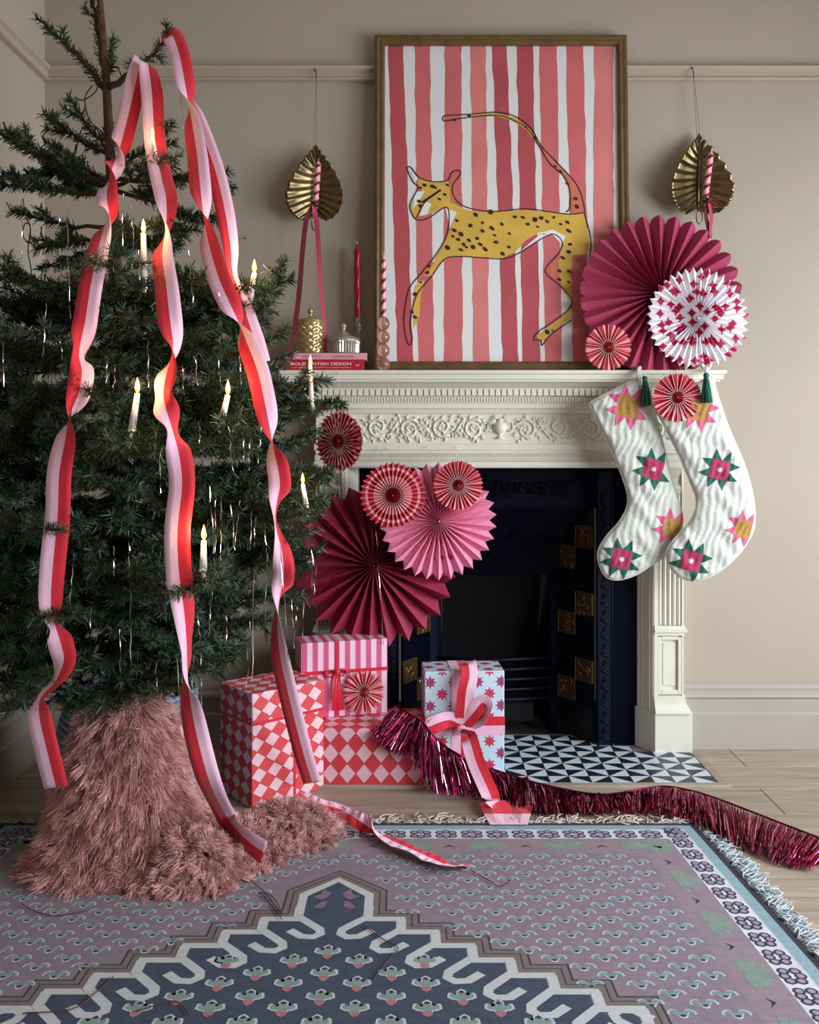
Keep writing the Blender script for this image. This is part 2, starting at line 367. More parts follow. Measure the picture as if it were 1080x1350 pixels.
for sx in (-1, 1):
    s = G(); x0, x1 = sorted((XC+sx*(.627-XC), XC+sx*(.679-XC))); s.box(x0, x1, -.012, .006, 0, ZI-.02)
    so = s.make('moulded_strip', m_ironl, ins, bevel=.003)
    s = G(); xm = (x0+x1)/2
    for k in range(30):
        z = .03+k*.028; sg = 1 if k % 2 else -1
        s.tube([(xm+sg*(.013-.0013*a)*math.cos(a*.75), -.013, z+(.013-.0013*a)*math.sin(a*.75)) for a in range(9)], .0026, 4)
        s.tube([(xm-sg*.014, -.013, z-.012), (xm, -.015, z), (xm+sg*.014, -.013, z+.012)], [.001, .0035, .001], 4)
    for x in (x0+.003, x1-.003): s.tube([(x, -.013, 0), (x, -.013, ZI-.03)], .003, 5)
    s.make('scroll_casting', m_ironl, so, smooth=True, kind='stuff')
    # tiled cheek
    A = Vector((XC+sx*xa, .0, 0)); B = Vector((XC+sx*xb, YT, 0)); T = (B-A); Ln = T.length; T.normalize(); N = Vector((-sx*T.y*sx, 0, 0))
    N = Vector((T.y, -T.x, 0));  N = N if N.y < 0 else -N
    c = G(); c.loft([[A-N*.006, B-N*.006], [A-N*.006+Vector((0, 0, ZI-.05)), B-N*.006+Vector((0, 0, ZI-.05))]]); c.make('cheek_backing', m_soot, ins)
    th = .0752
    for r in range(10):
        z1 = zy(697)-.0008-r*th*1.0; z0 = z1-th+.0016
        if z0 < .02: break
        for cI in range(2):
            gold = (cI == 0 and r in (0, 3, 6)) or (cI == 1 and r in (1, 4, 7))
            a0 = A+T*(Ln*cI/2+.001); a1 = A+T*(Ln*(cI+1)/2-.001)
            t = G(); off = N*.004
            v = [a0+Vector((0, 0, z0)), a1+Vector((0, 0, z0)), a1+Vector((0, 0, z1)), a0+Vector((0, 0, z1))]
            t.add([p-N*.005 for p in v]+[p+off for p in v], [(0, 1, 2, 3), (4, 7, 6, 5), (0, 4, 5, 1), (1, 5, 6, 2), (2, 6, 7, 3), (3, 7, 4, 0)])
            to = t.make('tile', m_tgold if gold else m_tdark, ins)
            if gold:
                l = G(); cen = (v[0]+v[2])/2+N*.0045
                rr = random.Random(r*3+cI)
                for q in range(7):
                    p0 = cen+T*rr.uniform(-.028, .028)+Vector((0, 0, rr.uniform(-.03, .03))); an = rr.uniform(0, 6)
                    l.tube([p0+T*(.004*k*math.cos(an+k*.5))+Vector((0, 0, .004*k*math.sin(an+k*.5))) for k in range(5)], [.0006, .0014, .0016, .0014, .0008], 4)
                for e0, e1 in ((0, 1), (1, 2), (2, 3), (3, 0)): l.tube([v[e0]+N*.0045, v[e1]+N*.0045], .0007, 4)
                l.make('gilt_pattern', m_gline, to, kind='stuff')
    g = G(); g.loft([[(XC+sx*xb, YT, z), (XC+sx*(xb-.03), YT+.03, z), (XC+sx*(xb-.05), YT+.20, z)] for z in (0, .57)]); g.make('firebox_side', m_ironl, ins)
g = G(); g.loft([[(XC-xb+.05, YT+.2, 0), (XC+xb-.05, YT+.2, 0)], [(XC-xb+.05, YT+.2, .3), (XC+xb-.05, YT+.2, .3)], [(XC-xb+.05, YT+.08, .58), (XC+xb-.05, YT+.08, .58)]]); g.make('fireback', m_soot, ins)
for k in range(5):
    z = .12+.035*k; G().tube([(XC-xb+.02, YT+.03, z), (XC, YT-.01, z), (XC+xb-.02, YT+.03, z)], .006, 6).make('grate_bar', m_ironl, ins, smooth=True)
G().box(XC-.14, XC+.14, YT+.02, YT+.19, .04, .1).make('grate_basket', m_soot, ins)

# ------------------------------------------------------------------ tiled hearth
HX0, HX1 = -.325, PZ(946.5, 1035.5).x; HYf = PZ(946, 1035.5).y
he = root('hearth', 'tiled hearth in black and white triangles with oak edging', 'hearth', ((HX0+HX1)/2, HYf/2, 0))
G().box(HX0, HX1, HYf, .12, -.012, .004).make('mortar_bed', M('grout', (120, 124, 128), .9), he)
m_tw = M('white_tile', (206, 216, 226), .35, var=.05); m_tk = M('black_tile', (26, 38, 46), .35, var=.15)
nc = 20; tw = (HX1-HX0)/nc; td = .0563; tiles = {}
def tile_mesh(kind):
    w, d, t = tw/2-.0009, td/2-.0009, .004
    me = bpy.data.meshes.new('tile'); tl, tr, br, bl = (-w, d), (w, d), (w, -d), (-w, -d)
    tri = {0: ((tl, bl, br), (tl, br, tr)), 1: ((tl, bl, tr), (tr, bl, br)), 2: ((bl, br, tr), (tl, bl, tr)), 3: ((tl, br, tr), (tl, bl, br))}[kind]
    v = []; f = []; mi = []
    for k, t3 in enumerate(tri):
        n = len(v); v += [(x, y, t) for x, y in t3]+[(x, y, 0) for x, y in t3]; f += [(n, n+1, n+2), (n, n+3, n+4, n+1), (n+1, n+4, n+5, n+2), (n+2, n+5, n+3, n)]; mi += [k]*4
    me.from_pydata(v, [], f); me.materials.append(m_tw); me.materials.append(m_tk); me.polygons.foreach_set('material_index', mi)
    bm = bmesh.new(); bm.from_mesh(me); bmesh.ops.recalc_face_normals(bm, faces=bm.faces); bm.to_mesh(me); bm.free(); return me
TM = [tile_mesh(k) for k in range(4)]
for r in range(8):
    for c in range(nc):
        x = HX1-tw*(c+.5); y = HYf+td*(r+.5)
        if y > -.085 and not (op[0]+.01 < x < op[1]-.01): continue
        if y > .03 and abs(x-XC) > .33-(y-.0)*.7: continue
        k = (0 if c % 2 == 0 else 1) if r % 2 == 0 else (2 if c % 2 == 0 else 3)
        o = bpy.data.objects.new('tile', TM[k]); COL.objects.link(o); o.parent = he; o.location = W[he.name].inverted() @ Vector((x, y, .004)); W[o.name] = W[he.name]
for (x0, x1, y0, y1) in ((HX0-.03, HX1+.03, HYf-.03, HYf), (HX1, HX1+.03, HYf, -.09), (HX0-.03, HX0, HYf, -.09)):
    G().box(x0, x1, y0, y1, -.012, .010).make('edging', m_oak, he, bevel=.003)
# ------------------------------------------------------------------ framed print
pw0, pw1, PH = -.1145, .7195, 1.120
pO = Vector((pw0, -.100, ZS+.001)); pU = Vector((0, .066, PH)).normalized(); pN = Vector((0, -pU.z, pU.y))
pt = root('framed_print', 'large gold framed print of a spotted yellow leopard on pink stripes', 'picture', ((pw0+pw1)/2, -.09, ZS))
def pl(a, b, n=0): return pO+Vector((a, 0, 0))+pU*b+pN*n
def PP(px, py, n=0):
    D = Vector(((px-540)/F, 1, -(py-HY)/F)); C = Vector((0, -CD, CH)); o = pO+pN*n
    return C+D*((o-C).dot(pN)/D.dot(pN))
PW = pw1-pw0; bw = .033
m_fr = M('antique_gilt_wood', (112, 88, 54), .4, .35, var=.25, vscale=25)
def rail(p0, p1, i0, i1):                # mitred frame rail: outer edge p0-p1, inner edge i0-i1
    sec = [(0, -.024), (0, .004), (.25, .009), (.5, .006), (.75, .008), (1, .0), (1, -.024)]
    g = G(); L0 = [pl(p0[0]+(i0[0]-p0[0])*t, p0[1]+(i0[1]-p0[1])*t, h) for t, h in sec]; L1 = [pl(p1[0]+(i1[0]-p1[0])*t, p1[1]+(i1[1]-p1[1])*t, h) for t, h in sec]
    g.loft([L0, L1], closed=True, cap=True); g.make('frame_rail', m_fr, pt)
o4 = [(0, 0), (PW, 0), (PW, PH), (0, PH)]; i4 = [(bw, bw), (PW-bw, bw), (PW-bw, PH-bw), (bw, PH-bw)]
for k in range(4): rail(o4[k], o4[(k+1) % 4], i4[k], i4[(k+1) % 4])
g = G(); g.loft([[pl(a, b, -.014) for a, b in i4], [pl(a, b, -.008) for a, b in i4]], closed=True, cap=True); pp = g.make('print_paper', M('print_paper', (226, 226, 224), .6), pt)
def q(x, y): return (480+x/2.8135, 20+y/2.8135)
def wc(name, rgb): return M(name, rgb, .65, var=.10, vscale=9, stretch=(1, 1, .6))
wcs = [wc('coral_wash', (208, 104, 106)), wc('pale_coral_wash', (216, 124, 120)), wc('deep_coral_wash', (182, 76, 84))]
tops = [(88, 145), (188, 245), (300, 362), (395, 452), (475, 530), (565, 625), (650, 715), (750, 815), (855, 925)]
bots = [(125, 182), (200, 260), (295, 365), (405, 465), (515, 575), (590, 655), (672, 735), (775, 838), (850, 926)]
for k, (a, b) in enumerate(zip(tops, bots)):
    g = G(); rr = random.Random(k); rows = []
    for s in range(25):
        t = s/24; y = 100+1196*t; x0 = a[0]+(b[0]-a[0])*t+rr.uniform(-3, 3); x1 = a[1]+(b[1]-a[1])*t+rr.uniform(-3, 3)
        rows.append([PP(*q(x0, y), -.0076), PP(*q(x1, y), -.0076)])
    g.loft(rows); g.make('painted_stripe', wcs[[2, 0, 0, 1, 2, 2, 0, 0, 1][k]], pp)
def fill(name, polys, mat, n, parent=None, **kw):
    g = G()
    for p in polys: g.add([PP(*q(x, y), n) for x, y in p], [tuple(range(len(p)))])
    return g.make(name, mat, parent or pp, **kw)
m_yel = M('yellow_wash', (214, 174, 70), .65, var=.12, vscale=12); m_yor = M('orange_wash', (206, 112, 84), .65, var=.1); m_ink = M('ink', (46, 18, 20), .6)
body = [(202, 606), (235, 615), (275, 620), (312, 614), (322, 650), (322, 690), (345, 705), (380, 722), (440, 732), (520, 728), (600, 722), (680, 732), (760, 736), (815, 733), (828, 790), (836, 850), (828, 885), (775, 890), (768, 960), (770, 1020), (762, 1062), (735, 1010), (722, 960), (722, 910), (738, 860), (745, 820), (710, 800), (650, 805), (600, 835), (560, 880), (510, 902), (455, 897), (390, 895), (318, 898), (290, 915), (255, 920), (290, 860), (312, 815), (345, 730), (300, 712), (250, 735), (190, 750), (172, 715), (185, 680), (215, 655), (200, 625)]
fill('leopard_body', [body], m_yel, -.0072)
fill('leopard_tail', [[(400, 369), (490, 363), (560, 380), (615, 422), (655, 486), (648, 488), (605, 428), (555, 393), (490, 374), (400, 378)], [(705, 552), (730, 562), (775, 615), (750, 600)]], m_yel, -.0070, kind='stuff')
fill('leopard_leg', [[(205, 985), (190, 1010), (180, 1080), (185, 1160), (205, 1120), (210, 1040), (225, 985)], [(262, 915), (225, 965), (255, 968), (290, 905)], [(770, 1065), (740, 1115), (690, 1150), (640, 1190), (655, 1215), (700, 1175), (770, 1120)]], m_yel, -.0070, kind='stuff')
fill('leopard_shade', [[(318, 610), (352, 578), (340, 610), (345, 690), (322, 700)], [(770, 735), (760, 640), (735, 590), (705, 550), (730, 560), (775, 610), (808, 670), (818, 733)], [(690, 925), (720, 890), (722, 980), (690, 970)], [(660, 485), (705, 540), (715, 580), (670, 530)], [(225, 935), (260, 915), (240, 955), (215, 965)]], m_yor, -.0068, kind='stuff')
fill('leopard_white', [[(188, 655), (225, 652), (205, 690), (180, 720)], [(225, 690), (250, 700), (235, 740), (205, 745)], [(170, 570), (200, 605), (190, 620)], [(650, 808), (700, 795), (748, 820), (735, 850), (700, 815)], [(575, 880), (650, 815), (690, 812), (620, 850)], [(302, 715), (345, 730), (318, 790)]], M('white_gouache', (236, 234, 230), .6), -.0066, kind='stuff')
def ink(pts, w=3.0):
    c = spline(pts, 6); g = INK; L_ = []; 
    for i, p in enumerate(c):
        t = c[min(i+1, len(c)-1)]-c[max(i-1, 0)]; n = np.array((-t[1], t[0]))/(np.hypot(*t)+1e-9)*w/2
        L_.append([PP(*q(*(p+n)), -.0062), PP(*q(*(p-n)), -.0062)])
    g.loft(L_)
INK = G()
ink([(345, 385), (300, 392), (293, 380), (310, 372), (400, 367), (490, 360), (560, 375), (620, 420), (660, 488), (725, 555), (790, 630), (815, 700), (820, 740), (838, 810), (842, 860), (835, 900)], 4)
ink([(345, 385), (420, 375), (500, 372), (560, 392), (610, 425), (650, 485), (690, 550), (740, 595), (762, 640), (765, 710), (750, 732)], 4)
ink([(815, 733), (760, 738), (680, 728), (600, 718), (480, 728), (380, 712), (335, 675), (330, 630), (358, 590), (350, 575), (325, 585), (310, 612), (260, 618), (205, 602), (175, 565), (160, 568), (180, 615), (200, 640), (175, 690), (172, 720), (195, 758), (240, 752), (305, 712), (316, 760), (305, 820), (270, 885), (210, 960), (170, 1010), (155, 1070), (148, 1140), (160, 1210), (172, 1222), (180, 1200)], 4)
ink([(180, 1200), (172, 1150), (180, 1090), (200, 1030), (250, 970), (300, 905), (360, 895), (440, 900), (520, 903), (580, 880), (640, 840), (700, 812), (735, 840), (725, 880), (680, 930), (678, 960), (735, 1010), (770, 1055), (755, 1095), (690, 1145), (640, 1180), (632, 1205), (655, 1205), (660, 1225), (672, 1210), (700, 1180), (770, 1130)], 4)
ink([(195, 750), (230, 690), (285, 648)], 4); ink([(215, 695), (250, 672), (285, 648)], 8)
INK.make('ink_outline', m_ink, pp, kind='stuff')
g = G(); rr = random.Random(3)
sp = [(x, y) for x, y in ((345, 762), (395, 780), (440, 770), (512, 775), (335, 798), (330, 820), (440, 800), (540, 810), (485, 816), (390, 835), (405, 860), (432, 850), (490, 842), (370, 850), (350, 832), (538, 860), (515, 885), (450, 868), (360, 870), (310, 862), (590, 750), (608, 775), (635, 758), (658, 752), (680, 765), (705, 750), (755, 768), (760, 800), (730, 775), (645, 785), (765, 850), (738, 900), (760, 878), (725, 948), (762, 950), (725, 980), (760, 990), (235, 955), (240, 930), (190, 1035), (190, 1120), (178, 1100), (210, 990), (255, 635), (225, 630), (300, 665), (280, 682), (210, 640), (310, 630), (265, 640), (205, 690), (210, 708), (785, 680), (790, 710), (755, 625), (730, 580), (710, 560), (635, 455), (600, 415), (335, 388), (390, 372), (700, 1170), (680, 1175), (470, 730), (415, 740), (560, 748), (380, 860), (420, 828), (475, 790), (360, 812))]
for x, y in sp:
    r = rr.uniform(6, 10.5); e = rr.uniform(.6, 1); a0 = rr.uniform(0, 3)
    g.add([PP(*q(x+r*math.cos(a), y+r*e*math.sin(a+a0*.2)), -.0060) for a in np.linspace(0, 2*PI, 8)[:-1]], [tuple(range(7))])
g.make('leopard_spots', m_ink, pp, kind='stuff')

# ------------------------------------------------------------------ leaf sconces
def ribbon(g, pts, w, mi=(0, 1), sub=8, ycols=None):
    """pts: (x, y, z, twist in degrees); two-tone ribbon whose width turns about its path; mi: materials of the two halves"""
    c = spline(pts, sub); L_ = []
    for i, p in enumerate(c):
        t = Vector((c[min(i+1, len(c)-1)]-c[max(i-1, 0)])[:3]).normalized(); a = math.radians(p[3])
        v = Vector((0, 1, 0)); side = t.cross(v); side = side.normalized() if side.length > .05 else Vector((1, 0, 0))
        dp = side.cross(t).normalized(); wd = side*math.cos(a)+dp*math.sin(a); P0 = Vector(p[:3])
        ww = w if not hasattr(w, '__len__') else w[0]+(w[1]-w[0])*i/(len(c)-1)
        bow = dp*math.cos(a)-side*math.sin(a)
        L_.append([P0-wd*ww/2, P0-wd*ww/4+bow*.0006, P0, P0+wd*ww/4+bow*.0006, P0+wd*ww/2])
    n = len(g.v); g.loft(L_, 0); k = len(L_)-1
    for i in range(k):
        for j in range(4): g.m[len(g.m)-k*4+i*4+j] = mi[0] if j < 2 else mi[1]
def candle_twist(name, parent, base, top, r, mats, turns=5, stripe=True, **kw):
    g = G(); base, top = Vector(base), Vector(top); ax = (top-base); n = 36; seg = 16; L_ = []; u = ax.normalized().orthogonal().normalized(); w = ax.normalized().cross(u)
    for i in range(n+1):
        t = i/n; rr = r*(1 if t < .9 else max(.12, 1-((t-.9)/.1)**1.5))
        L_.append([base+ax*t+(u*math.cos(2*PI*j/seg)+w*math.sin(2*PI*j/seg))*rr*(1+(.10*math.cos(2*(2*PI*j/seg)-2*PI*turns*t))) for j in range(seg)])
    g.loft(L_, closed=True, cap=True)
    if stripe:
        for i in range(n):
            for j in range(seg):
                ph = ((j+.5)/seg-turns*(i+.5)/n) % 1
                if ph < .36 and i < n*.9: g.m[i*seg+j] = 1
    o = g.make(name, mats, parent, smooth=True, **kw)
    G().tube([top-ax.normalized()*.002, top+ax.normalized()*.008], .0011, 5).make('wick', m_stringw, o); return o
hl = [(0, 1.02), (.040, .965), (.11, .885), (.21, .77), (.31, .63), (.40, .47), (.455, .31), (.44, .18), (.375, .07), (.27, .0), (.15, -.01), (.07, .04)]
def sconce(cx, top, bot, wpx, tilt, label, hookpx, yw=-.045):
    p0, p1 = P(cx, bot, yw), P(cx, top, yw); H = p1.z-p0.z; wd = wpx*(CD+yw)/F/.91
    r = root('leaf_sconce', label, 'wall sconce', (p0.x, -.01, p0.z))
    c = spline(hl, 12); m = len(c)
    for sx, nm in ((-1, 'leaf_half'), (1, 'leaf_half')):
        g = G(); L_ = []
        for i, e in enumerate(c):
            s = i/(m-1); mid = 1.0-.93*s**.8; row = []
            for j in range(11):
                t = j/10; x = e[0]*t; z = mid+(e[1]-mid)*t+.10*t*(1-t)*(1-s)*-1
                y = -(.56*abs(x))-.020*t**.7*math.cos(2*PI*13*s)*min(1, 5*s)*(.4+.6*t)
                z0 = z+.006*t*t*math.cos(2*PI*13*s); xx = x*(1+.010*t*math.cos(2*PI*13*s))
                X = sx*xx*wd; Zl = (z0-.5)*H; ct, st = math.cos(tilt), math.sin(tilt)
                row.append((p0.x+X*ct+Zl*st, yw+y*wd*1.05+.022, p0.z+.5*H-X*st+Zl*ct))
            L_.append(row)
        g.loft(L_); g.make(nm, m_brass, r, smooth=True, solid=.0012)
    st = math.tan(tilt)
    f = lambda z, y: (p0.x+(z-.5)*H*st, y, p0.z+z*H)
    G().tube([f(1.0, yw+.013), f(.7, yw+.008), f(.35, yw+.006), f(.02, yw+.004)], [.0015, .0022, .0028, .0034], 6).make('midrib', m_brass, r, smooth=True)
    loop = [Vector(f(.02, yw-.005))+Vector((.010*math.sin(a), -.006, -.022-.022*math.cos(a))) for a in np.linspace(-PI, PI, 15)]
    G().tube(loop, .0024, 6).make('hook_loop', m_brass, r, smooth=True)
    arm = [Vector(f(.05, yw)), Vector(f(.03, yw-.03)), Vector(f(.08, yw-.05))+Vector((.006, 0, 0))]
    G().tube(arm, .003, 6).make('candle_arm', m_brass, r, smooth=True)
    cp = arm[-1]; G().lathe([(.006, 0), (.012, .003), (.012, .006), (.0095, .008), (.0095, .02)], cp, 14).make('candle_cup', m_brass, r, smooth=True)
    hk = P(*hookpx, -.03); hkz = hk
    G().tube([hk+Vector((0, .012, .018)), hk+Vector((0, .0, .022)), hk+Vector((.002, -.004, .01)), hk+Vector((.004, -.006, -.006)), hk+Vector((.004, -.002, -.012))], .002, 5).make('rail_hook', m_brass, r, smooth=True)
    tp = Vector(f(.93, yw+.012))
    G().tube([hk+Vector((.003, -.004, -.008)), tp+Vector((-.008, 0, 0))], .0007, 4).make('hanging_cord', m_twine, r)
    G().tube([hk+Vector((.005, -.004, -.008)), tp+Vector((.002, 0, .01))], .0007, 4).make('hanging_cord', m_twine, r)
    return cp
ca = sconce(415.5, 189, 289, 75, 0.0, 'brass leaf wall sconce trailing long ribbons beside the tree', (416, 100))
cb = sconce(922.5, 175, 281, 82, .03, 'brass leaf wall sconce above the scalloped magenta paper fan', (912.5, 97))
def holder_candle(cp, top, label):
    candle_twist('candle', None, cp+Vector((0, 0, .008)), top, .0095, [m_waxp, m_waxd], 5, label=label, cat='candle')
holder_candle(ca, P(420, 212, ca.y-.004), 'pink and red twisted candle in the leaf sconce by the tree')
holder_candle(cb, P(938, 199, cb.y-.004), 'pink and red twisted candle in the leaf sconce above the fans')
def bow_loop(c, w, h, tilt=0, dep=.012):
    return [(c.x+w*.5*(1-math.cos(a))*1.0, c.y-dep*math.sin(a)*.5, c.z+h*math.sin(a)+tilt*(1-math.cos(a)), 90) for a in np.linspace(0, 2*PI, 9)]
k0 = Vector((ca.x, ca.y-.014, P(0, 270, ca.y).z))
rb = root('velvet_ribbon', 'long crimson velvet ribbon tied round the left leaf sconce', 'ribbon', tuple(k0))
g = G(); ribbon(g, bow_loop(k0, -.035, .007, 0), .016); g.make('bow_loop', m_velvet, rb); g = G(); ribbon(g, bow_loop(k0, .033, .006, 0), .016); g.make('bow_loop', m_velvet, rb)
G().lathe([(.002, -.008), (.007, -.005), (.008, 0), (.007, .005), (.002, .008)], k0, 10).make('knot', m_velvet, rb, smooth=True)
def pxr(l, **k): return [(*P(x, y, Y), tw) for x, y, Y, tw in l]
g = G(); ribbon(g, pxr([(413, 270, -.11, 60), (404, 290, -.11, 20), (399, 330, -.12, 10), (394, 390, -.13, 8), (387, 440, -.15, 12), (382, 470, -.165, 25), (380, 487, -.172, 40)]), .016); g.make('tail', m_velvet, rb, solid=.0008)
g = G(); ribbon(g, pxr([(413, 270, -.11, 60), (417, 290, -.11, 0), (420, 330, -.11, 5), (424, 390, -.11, 30), (428, 430, -.112, 40), (430, 455, -.114, 50), (430, 465, -.114, 50)]), .016); g.make('tail', m_velvetp, rb, solid=.0008)
k0 = Vector((cb.x+.004, cb.y-.016, P(0, 266, cb.y).z))
rb = root('velvet_ribbon', 'short rose velvet ribbon tied round the right leaf sconce', 'ribbon', tuple(k0))
g = G(); ribbon(g, bow_loop(k0, -.028, .010, -.003), .015); g.make('bow_loop', m_velvet, rb); g = G(); ribbon(g, bow_loop(k0, .036, .010, -.008), .016); g.make('bow_loop', m_velvetp, rb)
G().lathe([(.002, -.008), (.007, -.005), (.008, 0), (.007, .005), (.002, .008)], k0, 10).make('knot', m_velvet, rb, smooth=True)
g = G(); ribbon(g, pxr([(932, 268, -.115, 40), (931, 285, -.115, 10), (934, 300, -.115, 5), (936, 314, -.112, 0)]), .013); g.make('tail', m_velvet, rb, solid=.0008)
g = G(); ribbon(g, pxr([(935, 268, -.117, 30), (938, 285, -.117, 20), (937, 300, -.117, 30), (937, 313, -.114, 40)]), .013); g.make('tail', m_velvetp, rb, solid=.0008)

# ------------------------------------------------------------------ things on the mantel, left
def text_part(body, size, mat, M4, parent, name='lettering', width=None):
    cu = bpy.data.curves.new('txt', 'FONT'); cu.body = body; cu.size = size; cu.extrude = .0001
    ob = bpy.data.objects.new('txt', cu); COL.objects.link(ob); dg = bpy.context.evaluated_depsgraph_get(); dg.update()
    me = bpy.data.meshes.new_from_object(ob.evaluated_get(dg)); bpy.data.objects.remove(ob)
    xs = [v.co.x for v in me.vertices]; sx = width/(max(xs)-min(xs)) if width else 1; x0 = min(xs)
    g = G(); g.add([M4 @ Vector(((v.co.x-x0)*sx, v.co.y, v.co.z)) for v in me.vertices], [tuple(p.vertices) for p in me.polygons])
    bpy.data.meshes.remove(me); return g.make(name, mat, parent, kind='stuff')
def book(x0, x1, yf, dep, z0, h, cover, label):
    r = root('book', label, 'book', ((x0+x1)/2, yf+dep/2, z0)); t = .003
    g = G(); g.box(x0, x1, yf, yf+.004, z0, z0+h); g.box(x0, x1, yf+.004, yf+dep, z0, z0+t); g.box(x0, x1, yf+.004, yf+dep, z0+h-t, z0+h); g.make('cover', cover, r, bevel=.001)
    G().box(x0+.004, x1-.004, yf+.005, yf+dep-.004, z0+t, z0+h-t).make('pages', M('page_edges', (226, 216, 204), .9), r); return r
yb = -.168
xa0, xa1 = P(379, 0, yb).x, P(480, 0, yb).x
m_bred = M('book_red', (176, 18, 38), .5); m_bpink = M('book_pink', (224, 160, 172), .5); m_white = M('white_print', (240, 232, 228), .6)
hb1 = .0345
b1 = book(xa0, xa1, yb, .15, ZS, hb1, m_bred, 'thick red hardback, lower of the two stacked on the mantel')
R90 = Matrix.Rotation(PI/2, 4, 'X')
text_part('BOLD BRITISH DESIGN', .0125, m_white, Matrix.Translation((P(383.5, 0, yb).x, yb-.0003, ZS+.0165)) @ R90, b1, width=P(463, 0, yb).x-P(383.5, 0, yb).x)
g = G(); x_ = P(384, 0, yb).x
while x_ < P(462, 0, yb).x:
    w_ = R_.uniform(.002, .004); g.box(x_, x_+w_, yb-.0004, yb, ZS+.0075, ZS+.0105); x_ += w_+R_.choice((.0012, .0012, .0012, .004))
g.make('subtitle_print', M('faded_print', (222, 150, 150), .6), b1, kind='stuff')
g = G(); g.box(P(469, 0, yb).x, P(474, 0, yb).x, yb-.0004, yb, ZS+.014, ZS+.018); g.make('publisher_mark', m_edge, b1)
b2 = book(P(385.5, 0, yb).x, P(484, 0, yb+.01).x, yb+.006, .13, ZS+hb1, .021, m_bpink, 'slim pale pink book, upper of the two stacked on the mantel')
zz = ZS+hb1+.006
m_gy = M('plum_print', (116, 74, 88), .6)
text_part('PRETTY', .0115, m_gy, Matrix.Translation((P(399, 0, yb).x, yb+.0056, zz)) @ R90, b2, width=.058)
text_part('CITY', .0115, M('pale_print', (206, 178, 186), .6), Matrix.Translation((P(426, 0, yb).x, yb+.0056, zz)) @ R90, b2, width=.022)
text_part('LONDON', .0115, m_gy, Matrix.Translation((P(438, 0, yb).x, yb+.0056, zz)) @ R90, b2, width=.068)
zb = ZS+hb1+.021+.0005
m_gls = M('cut_glass', (206, 178, 118), .12, .3, trans=.5); m_gls2 = M('ribbed_glass', (226, 216, 200), .10, .15, trans=.6)
m_pgls = M('pink_glass', (240, 196, 176), .06, trans=.85); m_cgls = M('clear_glass', (225, 225, 225), .05, trans=.9)
yj = yb+.062
c = P(409.5, 0, yj); c.z = zb
j1 = root('glass_jar', 'tall diamond-cut glass jar with pointed finial on the books', 'jar', tuple(c))
rj = 18.5*(CD+yj)/F; hj = 44*(CD+yj)/F
pf = [(rj*.9, 0), (rj, .004)]+[(rj, .004+(hj-.012)*i/18) for i in range(1, 19)]+[(rj*.97, hj-.004)]
G().lathe(pf, c, 48, rfun=lambda a, z: 1+(.05*(abs(((a*24/2/PI+z/.0105) % 2)-1)+abs(((a*24/2/PI-z/.0105) % 2)-1)-1) if .004 < z < hj-.008 else 0)).make('jar_body', m_gls, j1)
G().lathe([(rj*1.02, hj-.004), (rj*1.03, hj), (rj*.9, hj+.004), (rj*.4, hj+.009), (.006, hj+.012), (.004, hj+.018), (.009, hj+.026), (.010, hj+.033), (.006, hj+.042), (.001, hj+.048)], c, 32).make('lid', m_gls, j1, smooth=True)
c = P(453, 0, yj-.005); c.z = zb
j2 = root('glass_jar', 'squat ribbed glass jar with knobbed dome lid', 'jar', tuple(c))
rj = 22*(CD+yj)/F
G().lathe([(rj*.86, 0), (rj*.93, .004), (rj*.97, .03), (rj, .036), (rj, .04)], c, 72, rfun=lambda a, z: 1+.03*math.cos(a*36)).make('jar_body', m_gls2, j2)
G().lathe([(rj, .04), (rj*.98, .046), (rj*.7, .056), (rj*.4, .062), (.008, .075), (.0055, .082), (.009, .087), (.0098, .093), (.006, .099), (.001, .101)], c, 72, rfun=lambda a, z: 1+(.03*math.cos(a*36) if z < .058 else 0)).make('lid', m_gls2, j2, smooth=True)
yc = -.06
c = P(472, 0, yc); c.z = ZS+.0005
cg = root('candle_holder', 'clear glass candle holder with a tapering red candle', 'candle holder', tuple(c))
ztop = P(0, 419, yc).z-ZS
G().lathe([(.03, 0), (.03, .004), (.008, .01), (.006, .03), (.012, .045), (.006, .06), (.0055, ztop-.05), (.014, ztop-.035), (.015, ztop), (.012, ztop), (.011, ztop-.03), (.002, ztop-.034)], c, 20).make('glass_stem', m_cgls, cg, smooth=True)
candle_twist('candle', None, c+Vector((0, 0, ztop-.028)), P(471, 322, yc), .0105, [m_waxr, m_waxr], 4, stripe=False, label='plain red twisted taper candle standing beside the picture frame', cat='candle')
ys = -.145
c = P(505.5, 0, ys); c.z = ZS+.0005
bg = root('bubble_candlestick', 'pink glass candlestick of stacked bubbles before the picture frame', 'candlestick', tuple(c))
rb_ = 8.6*(CD+ys)/F
zt_ = P(0, 418, ys).z-ZS; nb = 4; st_ = zt_/nb
for k in range(nb):
    G().lathe([(max(.004, rb_*math.sin(PI*i/12)), st_*(k+.5)-st_*.53*math.cos(PI*i/12)) for i in range(13)], c, 24).make('glass_bubble', m_pgls, bg, smooth=True)
candle_twist('candle', None, c+Vector((0, 0, zt_+.0)), P(506, 336, ys), .0078, [m_waxp, m_waxd], 6, label='pink and burgundy striped candle in the bubble glass candlestick', cat='candle')
